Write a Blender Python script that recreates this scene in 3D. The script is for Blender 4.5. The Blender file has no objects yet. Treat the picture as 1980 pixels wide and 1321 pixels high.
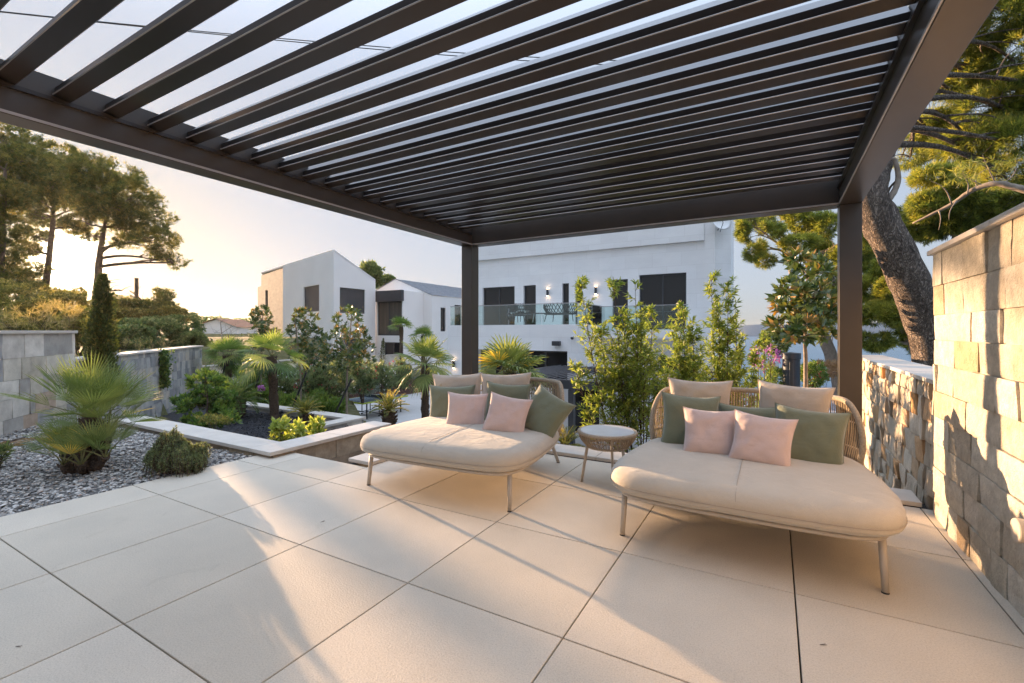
import bpy, bmesh, math, random
import numpy as np
from mathutils import Vector, Matrix, noise as mnoise
R = math.radians
random.seed(7)
rng = np.random.default_rng(11)
sc = bpy.context.scene
COL = sc.collection

# ------------------------------------------------------------------ camera, sky, sun
CAM_H = 1.35
YAW = 29.6
cam_d = bpy.data.cameras.new('camera')
cam = bpy.data.objects.new('camera', cam_d)
COL.objects.link(cam)
cam.location = (0, 0, CAM_H)
cam.rotation_euler = (R(90), 0, R(YAW))
cam_d.sensor_width = 36
cam_d.lens = 894 / 1980 * 36
cam_d.shift_y = -20.5 / 1980
cam_d.clip_start = 0.05
cam_d.clip_end = 30000
sc.camera = cam

SUN = Vector((-1.325, 0.397, 0.151)).normalized()
SUN_EL = math.asin(SUN.z)
SUN_AZ = math.atan2(SUN.x, SUN.y)
w = bpy.data.worlds.new("World")
sc.world = w
w.use_nodes = True
nt = w.node_tree
bg = nt.nodes['Background']
sky = nt.nodes.new('ShaderNodeTexSky')
sky.sky_type = 'NISHITA'
sky.sun_disc = False
sky.sun_elevation = SUN_EL
sky.sun_rotation = SUN_AZ
sky.air_density = 1.0
sky.dust_density = 1.6
sky.ozone_density = 1.0
gm = nt.nodes.new('ShaderNodeGamma'); gm.inputs[1].default_value = 0.09
hs = nt.nodes.new('ShaderNodeHueSaturation'); hs.inputs['Saturation'].default_value = 1.8; hs.inputs['Value'].default_value = 1.0
nt.links.new(sky.outputs[0], gm.inputs[0]); nt.links.new(gm.outputs[0], hs.inputs['Color'])
tn = nt.nodes.new('ShaderNodeMix'); tn.data_type = 'RGBA'; tn.blend_type = 'MULTIPLY'; tn.inputs['Factor'].default_value = 1
tn.inputs['B'].default_value = (0.86, 0.96, 1.16, 1)
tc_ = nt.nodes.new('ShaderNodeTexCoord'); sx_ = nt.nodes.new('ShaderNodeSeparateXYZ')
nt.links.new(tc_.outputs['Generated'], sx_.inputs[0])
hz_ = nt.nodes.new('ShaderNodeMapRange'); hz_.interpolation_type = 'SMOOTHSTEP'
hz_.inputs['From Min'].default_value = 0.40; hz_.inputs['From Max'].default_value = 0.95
hz_.inputs['To Min'].default_value = 0.53; hz_.inputs['To Max'].default_value = 1.75  # low sky dimmed, mostly unseen overhead sky raised as added fill light
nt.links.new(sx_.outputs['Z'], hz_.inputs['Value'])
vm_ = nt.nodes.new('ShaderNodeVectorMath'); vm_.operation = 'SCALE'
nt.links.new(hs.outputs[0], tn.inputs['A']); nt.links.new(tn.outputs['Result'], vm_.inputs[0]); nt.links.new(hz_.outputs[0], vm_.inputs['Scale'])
# bright golden aureole of the low sun, part of the sky itself
dp_ = nt.nodes.new('ShaderNodeVectorMath'); dp_.operation = 'DOT_PRODUCT'; dp_.inputs[1].default_value = tuple(SUN)
nrm_ = nt.nodes.new('ShaderNodeVectorMath'); nrm_.operation = 'NORMALIZE'; nt.links.new(tc_.outputs['Generated'], nrm_.inputs[0])
nt.links.new(nrm_.outputs[0], dp_.inputs[0])
def powr(e, k):
    mx0 = nt.nodes.new('ShaderNodeMath'); mx0.operation = 'MAXIMUM'; mx0.inputs[1].default_value = 0; nt.links.new(dp_.outputs['Value'], mx0.inputs[0])
    p_ = nt.nodes.new('ShaderNodeMath'); p_.operation = 'POWER'; p_.inputs[1].default_value = e; nt.links.new(mx0.outputs[0], p_.inputs[0])
    q_ = nt.nodes.new('ShaderNodeMath'); q_.operation = 'MULTIPLY'; q_.inputs[1].default_value = k; nt.links.new(p_.outputs[0], q_.inputs[0]); return q_
a1, a2 = powr(2500, 30.0), powr(160, 0.4)
c1 = nt.nodes.new('ShaderNodeVectorMath'); c1.operation = 'SCALE'; c1.inputs[0].default_value = (1, 0.86, 0.6); nt.links.new(a1.outputs[0], c1.inputs['Scale'])
c2 = nt.nodes.new('ShaderNodeVectorMath'); c2.operation = 'SCALE'; c2.inputs[0].default_value = (1, 0.62, 0.25); nt.links.new(a2.outputs[0], c2.inputs['Scale'])
a3 = powr(60, 0.6)
gt = nt.nodes.new('ShaderNodeMix'); gt.data_type = 'RGBA'; gt.blend_type = 'MULTIPLY'; gt.inputs['B'].default_value = (0.98, 0.80, 0.50, 1)
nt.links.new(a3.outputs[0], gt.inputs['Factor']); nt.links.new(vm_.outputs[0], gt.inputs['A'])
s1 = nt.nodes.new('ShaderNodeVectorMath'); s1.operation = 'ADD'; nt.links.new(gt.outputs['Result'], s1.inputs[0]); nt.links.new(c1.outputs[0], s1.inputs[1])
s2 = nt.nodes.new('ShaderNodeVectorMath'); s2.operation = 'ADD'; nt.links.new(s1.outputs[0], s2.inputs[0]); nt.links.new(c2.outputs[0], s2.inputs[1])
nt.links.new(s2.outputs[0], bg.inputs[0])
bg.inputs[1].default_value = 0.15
sl = bpy.data.lights.new('sun', 'SUN')
so = bpy.data.objects.new('sun', sl)
COL.objects.link(so)
sl.energy = 2.3
sl.angle = R(0.55)
sl.color = (1.0, 0.63, 0.35)
so.rotation_euler = SUN.to_track_quat('Z', 'Y').to_euler()
sc.view_settings.view_transform = 'Standard'
sc.view_settings.look = 'None'
sc.view_settings.exposure = 2.95
sc.view_settings.gamma = 1
sc.cycles.max_bounces = 8
sc.cycles.transparent_max_bounces = 12

# ------------------------------------------------------------------ placing helpers
CY, SY = math.cos(R(YAW)), math.sin(R(YAW))
def at_d(px, py, d):
    """world point seen at photo pixel px,py at depth d metres along the view axis"""
    u = (px - 990) / 894; v = (640 - py) / 894
    return Vector((d * (-SY + CY * u), d * (CY + SY * u), CAM_H + d * v))
def at_z(px, py, z):
    return at_d(px, py, (CAM_H - z) * 894 / (py - 640))
def at_Y(px, py, Y):
    u = (px - 990) / 894
    return at_d(px, py, Y / (CY + SY * u))
def at_X(px, py, X):
    u = (px - 990) / 894
    return at_d(px, py, X / (-SY + CY * u))

# ------------------------------------------------------------------ scene-tree helpers
def tag(o, label, cat, group=None):
    o['label'] = label; o['category'] = cat
    if group: o['group'] = group
    return o
def struct(o, kind='structure'):
    o['kind'] = kind
    return o
def thing(name, label, cat, loc=(0, 0, 0), rz=0, group=None):
    o = bpy.data.objects.new(name, None)
    o.empty_display_size = 0.2
    COL.objects.link(o)
    o.location = loc; o.rotation_euler = (0, 0, rz)
    return tag(o, label, cat, group)
def copy_tree(o, parent=None):
    c = o.copy(); COL.objects.link(c)
    if parent: c.parent = parent
    for ch in list(o.children): copy_tree(ch, c)
    return c

class MB:
    def __init__(s):
        s.v = []; s.f = []; s.t = []; s.n = 0
    def add(s, verts, faces, tint=0.5):
        verts = np.asarray(verts, dtype=np.float64).reshape(-1, 3)
        s.v.append(verts)
        k = s.n
        s.f.extend([tuple(i + k for i in f) for f in faces])
        if np.isscalar(tint): s.t.extend([tint] * len(faces))
        else: s.t.extend(list(tint))
        s.n += len(verts)
        return s
    def quads(s, V, tint):
        """V: (N,4,3) array of quads"""
        N = len(V)
        s.v.append(V.reshape(-1, 3))
        idx = (np.arange(N * 4).reshape(N, 4) + s.n)
        s.f.extend(map(tuple, idx.tolist()))
        s.t.extend(np.broadcast_to(tint, (N,)).tolist())
        s.n += N * 4
    def box(s, a, b, tint=0.5, M=None):
        x0, y0, z0 = a; x1, y1, z1 = b
        V = [(x0,y0,z0),(x1,y0,z0),(x1,y1,z0),(x0,y1,z0),(x0,y0,z1),(x1,y0,z1),(x1,y1,z1),(x0,y1,z1)]
        if M is not None: V = [tuple(M @ Vector(p)) for p in V]
        return s.add(V, [(0,3,2,1),(4,5,6,7),(0,1,5,4),(1,2,6,5),(2,3,7,6),(3,0,4,7)], tint)
    def tube(s, pts, rad, n=8, tint=0.5, cap=True, jit=0):
        pts = [Vector(p) for p in pts]
        m = len(pts)
        if np.isscalar(rad): rad = [rad] * m
        V = []; up = None
        for i, p in enumerate(pts):
            a = pts[max(i-1, 0)]; b = pts[min(i+1, m-1)]
            t = (b - a)
            if t.length < 1e-9: t = Vector((0,0,1))
            t.normalize()
            if up is None:
                up = t.orthogonal().normalized()
            else:
                up = (up - t * up.dot(t))
                if up.length < 1e-6: up = t.orthogonal()
                up.normalize()
            side = t.cross(up)
            for k in range(n):
                an = 2 * math.pi * k / n
                r = rad[i] * (1 + (random.uniform(-jit, jit) if jit else 0))
                V.append(p + (up * math.cos(an) + side * math.sin(an)) * r)
        F = []
        for i in range(m - 1):
            for k in range(n):
                F.append((i*n+k, i*n+(k+1)%n, (i+1)*n+(k+1)%n, (i+1)*n+k))
        if cap:
            F.append(tuple(range(n))[::-1]); F.append(tuple((m-1)*n + k for k in range(n)))
        return s.add([tuple(q) for q in V], F, tint)
    def lathe(s, prof, n=32, c=(0,0,0), tint=0.5, cap=True):
        V = []; F = []
        for r, z in prof:
            for k in range(n):
                a = 2*math.pi*k/n
                V.append((c[0]+r*math.cos(a), c[1]+r*math.sin(a), c[2]+z))
        m = len(prof)
        for i in range(m-1):
            for k in range(n):
                F.append((i*n+k, i*n+(k+1)%n, (i+1)*n+(k+1)%n, (i+1)*n+k))
        if cap:
            F.append(tuple(range(n))[::-1]); F.append(tuple((m-1)*n+k for k in range(n)))
        return s.add(V, F, tint)
    def prism(s, poly, z0, z1, tint=0.5):
        n = len(poly)
        V = [(p[0],p[1],z0) for p in poly] + [(p[0],p[1],z1) for p in poly]
        F = [tuple(range(n))[::-1], tuple(range(n, 2*n))] + [(i,(i+1)%n,n+(i+1)%n,n+i) for i in range(n)]
        return s.add(V, F, tint)
    def build(s, name, mat, parent=None, smooth=False, bevel=0):
        me = bpy.data.meshes.new(name)
        V = np.concatenate(s.v) if s.v else np.zeros((0,3))
        nf = len(s.f)
        lens = np.fromiter((len(f) for f in s.f), dtype=np.int32, count=nf)
        flat = np.fromiter((i for f in s.f for i in f), dtype=np.int32, count=int(lens.sum()))
        me.vertices.add(len(V)); me.vertices.foreach_set('co', V.astype(np.float32).ravel())
        me.loops.add(len(flat)); me.loops.foreach_set('vertex_index', flat)
        me.polygons.add(nf)
        st = np.zeros(nf, dtype=np.int32); st[1:] = np.cumsum(lens)[:-1]
        me.polygons.foreach_set('loop_start', st)
        me.polygons.foreach_set('loop_total', lens)
        me.polygons.foreach_set('use_smooth', np.full(nf, bool(smooth)))
        me.update(calc_edges=True)
        at = me.attributes.new('tint', 'FLOAT', 'FACE')
        at.data.foreach_set('value', np.asarray(s.t, dtype=np.float32))
        me.materials.append(mat)
        o = bpy.data.objects.new(name, me)
        COL.objects.link(o)
        if parent: o.parent = parent
        if bevel:
            b = o.modifiers.new('bevel', 'BEVEL'); b.width = bevel; b.segments = 2; b.limit_method = 'ANGLE'
        return o

def spline(pts, n):
    """Catmull-Rom through points"""
    P = [Vector(p) for p in pts]
    P = [P[0]*2-P[1]] + P + [P[-1]*2-P[-2]]
    out = []
    m = len(P) - 3
    for i in range(m):
        for k in range(n):
            t = k / n
            a, b, c, d = P[i:i+4]
            out.append(0.5*((2*b)+(c-a)*t+(2*a-5*b+4*c-d)*t*t+(3*b-a-3*c+d)*t**3))
    out.append(P[-2])
    return out

# ------------------------------------------------------------------ materials
MATS = {}
def newmat(name):
    m = bpy.data.materials.new(name); m.use_nodes = True
    MATS[name] = m
    n = m.node_tree.nodes; l = m.node_tree.links
    return m, n, l, n['Principled BSDF']
def ramp(n, stops, interp='LINEAR'):
    r = n.new('ShaderNodeValToRGB'); r.color_ramp.interpolation = interp
    while len(r.color_ramp.elements) < len(stops): r.color_ramp.elements.new(0.5)
    for e, (p, c) in zip(r.color_ramp.elements, stops):
        e.position = p; e.color = (*c, 1)
    return r
def noise_node(n, l, scale, detail=4, rough=0.55, coord='Object', dist=0, stretch=None):
    tc = n.new('ShaderNodeTexCoord')
    nz = n.new('ShaderNodeTexNoise'); nz.inputs['Scale'].default_value = scale
    nz.inputs['Detail'].default_value = detail; nz.inputs['Roughness'].default_value = rough
    nz.inputs['Distortion'].default_value = dist
    if stretch:
        mp = n.new('ShaderNodeMapping'); mp.inputs['Scale'].default_value = stretch
        l.new(tc.outputs[coord], mp.inputs[0]); l.new(mp.outputs[0], nz.inputs['Vector'])
    else: l.new(tc.outputs[coord], nz.inputs['Vector'])
    return nz
def mixc(n, l, a, b, fac, mode='MIX'):
    m = n.new('ShaderNodeMix'); m.data_type = 'RGBA'; m.blend_type = mode
    for sock, val in ((m.inputs['Factor'], fac), (m.inputs['A'], a), (m.inputs['B'], b)):
        if hasattr(val, 'is_linked') or hasattr(val, 'links'): l.new(val, sock)
        elif isinstance(val, tuple): sock.default_value = (*val, 1)
        else: sock.default_value = val
    return m.outputs['Result']
def bump(n, l, h, p, strength=0.3, dist=0.01, prev=None):
    b = n.new('ShaderNodeBump'); b.inputs['Strength'].default_value = strength; b.inputs['Distance'].default_value = dist
    l.new(h, b.inputs['Height'])
    if prev: l.new(prev, b.inputs['Normal'])
    l.new(b.outputs[0], p.inputs['Normal'])
    return b.outputs[0]
def simple(name, c1, c2=None, scale=6, rough=0.6, metal=0, bscale=0, bstr=0.2, bdist=0.005, spec=0.5, stretch=None, detail=5):
    m, n, l, p = newmat(name)
    p.inputs['Roughness'].default_value = rough; p.inputs['Metallic'].default_value = metal
    p.inputs['Specular IOR Level'].default_value = spec
    if c2 is None: c2 = tuple(x*0.85 for x in c1)
    nz = noise_node(n, l, scale, detail, 0.6, stretch=stretch)
    r = ramp(n, [(0.3, c2), (0.7, c1)]); l.new(nz.outputs[0], r.inputs[0])
    l.new(r.outputs[0], p.inputs['Base Color'])
    if bscale:
        nb = noise_node(n, l, bscale, 4, 0.6, stretch=stretch)
        bump(n, l, nb.outputs[0], p, bstr, bdist)
    return m
def tinted(name, stops, rough=0.8, scale=12, amount=0.35, bscale=40, bstr=0.5, bdist=0.01, interp='LINEAR', stretch=None, spec=0.3):
    """colour from per-piece tint, broken by noise"""
    m, n, l, p = newmat(name)
    a = n.new('ShaderNodeAttribute'); a.attribute_name = 'tint'
    r = ramp(n, stops, interp); l.new(a.outputs['Fac'], r.inputs[0])
    nz = noise_node(n, l, scale, 6, 0.65, stretch=stretch)
    r2 = ramp(n, [(0.25, (0.55,0.53,0.5)), (0.75, (1.25,1.24,1.22))]); l.new(nz.outputs[0], r2.inputs[0])
    col = mixc(n, l, r.outputs[0], r2.outputs[0], amount, 'MULTIPLY')
    l.new(col, p.inputs['Base Color'])
    p.inputs['Roughness'].default_value = rough; p.inputs['Specular IOR Level'].default_value = spec
    if bscale:
        nb = noise_node(n, l, bscale, 6, 0.65, stretch=stretch); bump(n, l, nb.outputs[0], p, bstr, bdist)
    return m
BOOST = {'pine_needles':1.4,'pine_needles_backlit':0.95,'hedge_leaf':1.9,'magnolia_leaf':1.9,'wild_brush_leaf':1.1,'cypress_leaf':1.4,'rosemary_leaf':1.5,'lime_shrub_leaf':1.0,'white_flower':1.0,'purple_flower':1.0,'fan_palm_leaf':1.45,'green_palm_leaf':1.4,'dry_seed_grass':1.0}
def leafmat(name, stops, trans=0.35, rough=0.5, spec=0.4, tcol=None):
    m, n, l, p = newmat(name)
    a = n.new('ShaderNodeAttribute'); a.attribute_name = 'tint'
    stops = [(q, tuple(min(0.8, x*(BOOST.get(name, 1.25))) for x in c)) for q, c in stops]
    r = ramp(n, stops); l.new(a.outputs['Fac'], r.inputs[0])
    l.new(r.outputs[0], p.inputs['Base Color'])
    p.inputs['Roughness'].default_value = rough; p.inputs['Specular IOR Level'].default_value = spec
    t = n.new('ShaderNodeBsdfTranslucent')
    tc = mixc(n, l, r.outputs[0], tcol or (1.6, 1.5, 0.5), 0.6, 'MULTIPLY')
    sca = mixc(n, l, tc, (1.8,1.8,1.8), 1.0, 'MULTIPLY')
    l.new(sca, t.inputs[0])
    mx = n.new('ShaderNodeMixShader'); mx.inputs[0].default_value = trans
    l.new(p.outputs[0], mx.inputs[1]); l.new(t.outputs[0], mx.inputs[2])
    l.new(mx.outputs[0], n['Material Output'].inputs[0])
    return m

# pale sanded porcelain paving: tint varies tile to tile
def paving():
    m, n, l, p = newmat('paving')
    a = n.new('ShaderNodeAttribute'); a.attribute_name = 'tint'
    r = ramp(n, [(0, (0.545,0.485,0.395)), (1, (0.645,0.58,0.485))]); l.new(a.outputs['Fac'], r.inputs[0])
    nz = noise_node(n, l, 1.6, 8, 0.6)
    r2 = ramp(n, [(0.3, (0.9,0.9,0.9)), (0.7, (1.06,1.05,1.04))]); l.new(nz.outputs[0], r2.inputs[0])
    c = mixc(n, l, r.outputs[0], r2.outputs[0], 1.0, 'MULTIPLY')
    ng = noise_node(n, l, 150, 4, 0.75)
    r3 = ramp(n, [(0.34, (0.72,0.70,0.68)), (0.5,(0.98,0.98,0.98)), (0.66, (1.10,1.10,1.10))]); l.new(ng.outputs[0], r3.inputs[0])
    c = mixc(n, l, c, r3.outputs[0], 0.8, 'MULTIPLY')
    # few worn scratches / smudges
    ns = noise_node(n, l, 3.1, 10, 0.75, dist=1.5)
    r4 = ramp(n, [(0.58, (1,1,1)), (0.72, (0.84,0.83,0.81))]); l.new(ns.outputs[0], r4.inputs[0])
    c = mixc(n, l, c, r4.outputs[0], 0.7, 'MULTIPLY')
    l.new(c, p.inputs['Base Color'])
    rr = ramp(n, [(0.3, (0.60,)*3), (0.7, (0.78,)*3)]); l.new(nz.outputs[0], rr.inputs[0])
    l.new(rr.outputs[0], p.inputs['Roughness'])
    p.inputs['Specular IOR Level'].default_value = 0.3
    nb = noise_node(n, l, 95, 4, 0.6)
    bump(n, l, nb.outputs[0], p, 0.8, 0.0028)
    return m
M_PAVE = paving()
M_JOINT = simple('joint', (0.03,0.028,0.026), rough=0.95)
M_COPE = simple('coping_limestone', (0.60,0.55,0.49), (0.50,0.46,0.41), 5, 0.6, bscale=90, bstr=0.25, bdist=0.003)
M_ALU = simple('bronze_powdercoat', (0.078,0.068,0.063), (0.066,0.058,0.053), 3, 0.34, 0.55, bscale=500, bstr=0.05, bdist=0.001)
M_LOUV = simple('louver_powdercoat', (0.046,0.041,0.040), (0.038,0.034,0.034), 2, 0.28, 0.55, bscale=500, bstr=0.04, bdist=0.001)
M_LIP = simple('lip_and_lit_edge', (0.42,0.41,0.42), rough=0.35, metal=0.4)  # also the pale colour that paints the lit bevels of the louvers
M_CREAMSTONE = tinted('cream_split_stone', [(0,(0.52,0.46,0.37)),(0.35,(0.64,0.59,0.49)),(0.7,(0.72,0.68,0.60)),(0.9,(0.58,0.51,0.41)),(1,(0.52,0.38,0.24))], 0.9, 14, 0.8, 60, 1.0, 0.022)
M_RUGSTONE = tinted('rugged_split_stone', [(0,(0.38,0.34,0.28)),(0.4,(0.56,0.49,0.40)),(0.75,(0.66,0.60,0.51)),(1,(0.50,0.30,0.14))], 0.9, 8, 0.6, 45, 0.9, 0.02, stretch=(1,1,0.35))
M_GREYSTONE = tinted('quartzite_tiles', [(0,(0.40,0.385,0.36)),(0.14,(0.62,0.58,0.50)),(0.34,(0.54,0.50,0.42)),(0.5,(0.70,0.67,0.61)),(0.68,(0.36,0.36,0.36)),(0.8,(0.60,0.57,0.52)),(0.93,(0.46,0.36,0.28))], 0.75, 5, 0.8, 35, 0.4, 0.008, interp='CONSTANT')
M_COOLSTONE = tinted('blue_grey_slate_tiles', [(0,(0.24,0.25,0.27)),(0.4,(0.40,0.40,0.405)),(0.8,(0.53,0.52,0.50)),(1,(0.52,0.46,0.39))], 0.75, 7, 0.6, 35, 0.4, 0.008)
def clad(name, c1, c2, bw=1.2, bh=0.6, var=0.955):
    """large honed stone panels with hairline joints"""
    m, n, l, p = newmat(name)
    tc = n.new('ShaderNodeTexCoord'); sp = n.new('ShaderNodeSeparateXYZ'); cb = n.new('ShaderNodeCombineXYZ')
    l.new(tc.outputs['Object'], sp.inputs[0])
    ad = n.new('ShaderNodeMath'); ad.operation='ADD'; l.new(sp.outputs['X'], ad.inputs[0]); l.new(sp.outputs['Y'], ad.inputs[1])
    l.new(ad.outputs[0], cb.inputs[0]); l.new(sp.outputs['Z'], cb.inputs[1])
    b = n.new('ShaderNodeTexBrick'); l.new(cb.outputs[0], b.inputs['Vector']); b.inputs['Scale'].default_value=1
    b.inputs['Brick Width'].default_value=bw; b.inputs['Row Height'].default_value=bh; b.inputs['Mortar Size'].default_value=0.006; b.inputs['Mortar Smooth'].default_value=0.3
    b.inputs['Color1'].default_value=(1,1,1,1); b.inputs['Color2'].default_value=(var,var*0.995,var*0.99,1); b.inputs['Mortar'].default_value=(0.84,0.83,0.82,1)
    nz = noise_node(n, l, 0.9, 8, 0.6, stretch=(1,1,2.2)); r = ramp(n, [(0.3,c2),(0.7,c1)]); l.new(nz.outputs[0], r.inputs[0])
    l.new(mixc(n,l,r.outputs[0],b.outputs[0],1.0,'MULTIPLY'), p.inputs['Base Color']); p.inputs['Roughness'].default_value=0.75
    nb = noise_node(n, l, 40, 4); bump(n, l, nb.outputs[0], p, 0.15, 0.004)
    return m
M_BROWNSTONE = tinted('brown_split_stone', [(0,(0.22,0.20,0.18)),(0.35,(0.36,0.30,0.23)),(0.65,(0.47,0.40,0.31)),(0.9,(0.33,0.26,0.19)),(1,(0.26,0.24,0.22))], 0.85, 9, 0.8, 40, 0.6, 0.012)
M_RENDER = clad('white_stone_cladding', (0.86,0.855,0.85), (0.78,0.775,0.775))
M_RENDER2 = simple('cream_render', (0.80,0.785,0.77), (0.74,0.725,0.71), 0.5, 0.8, bscale=30, bstr=0.15, bdist=0.005, detail=8)
M_TRAV = simple('travertine_cladding', (0.44,0.37,0.31), (0.32,0.27,0.23), 1.6, 0.8, bscale=12, bstr=0.4, bdist=0.02, stretch=(1,1,3), detail=8)
M_DARKFRAME = simple('anthracite_metal', (0.06,0.062,0.068), rough=0.45, metal=0.3)
M_SHUTTER = simple('anthracite_shutter', (0.085,0.088,0.095), rough=0.6, metal=0.2)
M_ROOF = simple('grey_roof_tiles', (0.30,0.31,0.33), (0.2,0.21,0.23), 4, 0.7)
def glassmat():
    m, n, l, p = newmat('window_glass')
    p.inputs['Base Color'].default_value = (0.018,0.017,0.018,1); p.inputs['Roughness'].default_value = 0.03
    p.inputs['Specular IOR Level'].default_value = 0.4
    nb = noise_node(n, l, 0.8, 1); bump(n, l, nb.outputs[0], p, 0.04, 0.02)
    return m
M_GLASS = glassmat()
def clearglass():
    m, n, l, p = newmat('balustrade_glass')
    t = n.new('ShaderNodeBsdfTransparent'); t.inputs[0].default_value = (0.80,0.90,0.89,1)
    g = n.new('ShaderNodeBsdfGlossy'); g.inputs['Roughness'].default_value = 0.02
    lw = n.new('ShaderNodeFresnel'); lw.inputs[0].default_value = 1.6
    mx = n.new('ShaderNodeMixShader'); l.new(lw.outputs[0], mx.inputs[0]); l.new(t.outputs[0], mx.inputs[1]); l.new(g.outputs[0], mx.inputs[2])
    l.new(mx.outputs[0], n['Material Output'].inputs[0])
    return m
M_CLEAR = clearglass()
M_CORTEN = simple('corten_steel', (0.11,0.055,0.04), (0.07,0.035,0.028), 2.5, 0.8, 0.2, bscale=20, bstr=0.2)
M_PATIO = simple('patio_paving', (0.50,0.49,0.475), (0.44,0.43,0.42), 1.0, 0.65, bscale=30, bstr=0.1)
M_SOIL = simple('soil', (0.09,0.075,0.05), (0.045,0.05,0.022), 1.8, 0.95, bscale=14, bstr=0.8, bdist=0.05)
M_GRAVBASE = simple('gravel_base', (0.22,0.21,0.2), (0.1,0.095,0.09), 30, 0.95, bscale=60, bstr=1, bdist=0.02)
M_PEB = tinted('pale_pebbles', [(0,(0.13,0.125,0.12)),(0.35,(0.30,0.29,0.28)),(0.7,(0.46,0.44,0.41)),(0.93,(0.62,0.60,0.57)),(1,(0.36,0.25,0.19))], 0.75, 60, 0.5, 0)
M_BLKPEB = tinted('black_lava_gravel', [(0,(0.022,0.022,0.026)),(1,(0.065,0.065,0.075))], 0.85, 60, 0.4, 0)
M_BLKBASE = simple('black_gravel_base', (0.04,0.04,0.046), (0.015,0.015,0.018), 40, 0.95, bscale=60, bstr=1, bdist=0.02)
M_GRASS = simple('dry_grass_ground', (0.16,0.14,0.06), (0.06,0.07,0.025), 0.6, 0.95, bscale=6, bstr=0.8, bdist=0.1)
M_ROCK = simple('rock_slope', (0.20,0.17,0.13), (0.07,0.075,0.04), 0.3, 0.95, bscale=2, bstr=0.8, bdist=0.2)
def seamat():
    m, n, l, p = newmat('sea_water')
    p.inputs['Base Color'].default_value = (0.05,0.13,0.21,1); p.inputs['Roughness'].default_value = 0.3; p.inputs['Specular IOR Level'].default_value = 0.25
    nb = noise_node(n, l, 0.35, 6, 0.65, stretch=(1,0.4,1)); bump(n, l, nb.outputs[0], p, 0.8, 0.7)
    return m
M_SEA = seamat()
def fabric(name, c, weave=900, sheen=0.3):
    m, n, l, p = newmat(name)
    nz = noise_node(n, l, 5, 5, 0.6)
    c2 = tuple(x*0.9 for x in c)
    r = ramp(n, [(0.3, c2), (0.7, c)]); l.new(nz.outputs[0], r.inputs[0])
    ng = noise_node(n, l, 420, 2, 0.7)
    r3 = ramp(n, [(0.3, (0.82,)*3), (0.7, (1.08,)*3)]); l.new(ng.outputs[0], r3.inputs[0])
    l.new(mixc(n, l, r.outputs[0], r3.outputs[0], 0.8, 'MULTIPLY'), p.inputs['Base Color'])
    p.inputs['Roughness'].default_value = 0.95; p.inputs['Specular IOR Level'].default_value = 0.15
    p.inputs['Sheen Weight'].default_value = sheen
    b1 = bump(n, l, ng.outputs[0], p, 0.35, 0.0015)
    nw = noise_node(n, l, 9, 4, 0.55, dist=0.8); bump(n, l, nw.outputs[0], p, 0.35, 0.018, b1)
    return m
M_MATT = fabric('mattress_canvas', (0.53,0.475,0.395))
M_BEIGE = fabric('beige_linen', (0.52,0.445,0.37))
M_GREEN = fabric('sage_velvet', (0.18,0.20,0.135), sheen=0.5)
M_PINK = fabric('blush_velvet', (0.64,0.495,0.46), sheen=0.5)
M_FRAME = simple('sand_powdercoat', (0.50,0.44,0.37), rough=0.5, metal=0.0)
M_ROPE = tinted('sand_rope', [(0,(0.30,0.24,0.17)),(1,(0.46,0.38,0.285))], 0.9, 60, 0.5, 300, 0.5, 0.002)
M_RIM = simple('rope_wrapped_rim', (0.46,0.39,0.30), (0.30,0.245,0.18), 90, 0.9, bscale=160, bstr=0.8, bdist=0.004)
M_CERAM = simple('white_ceramic_top', (0.72,0.73,0.74), (0.62,0.63,0.65), 3, 0.25)
M_STEEL = simple('black_rod', (0.02,0.02,0.02), rough=0.5)
M_TTOP = simple('slate_grey_table_top', (0.10,0.13,0.15), (0.085,0.11,0.13), 2, 0.75, spec=0.15)
M_WHITE = simple('white_paint', (0.75,0.75,0.74), rough=0.5)
M_YEL = simple('lime_edge', (0.45,0.55,0.06), rough=0.5)
M_NET = simple('dark_net', (0.03,0.04,0.05), rough=0.8)
M_FUR = simple('dark_outdoor_rope', (0.035,0.038,0.042), rough=0.7)
def emit(name, c, s):
    m, n, l, p = newmat(name)
    p.inputs['Base Color'].default_value = (*c, 1)
    p.inputs['Emission Color'].default_value = (*c, 1); p.inputs['Emission Strength'].default_value = s
    return m
M_LAMP = emit('warm_lamp', (1.0,0.66,0.38), 4)
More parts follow.
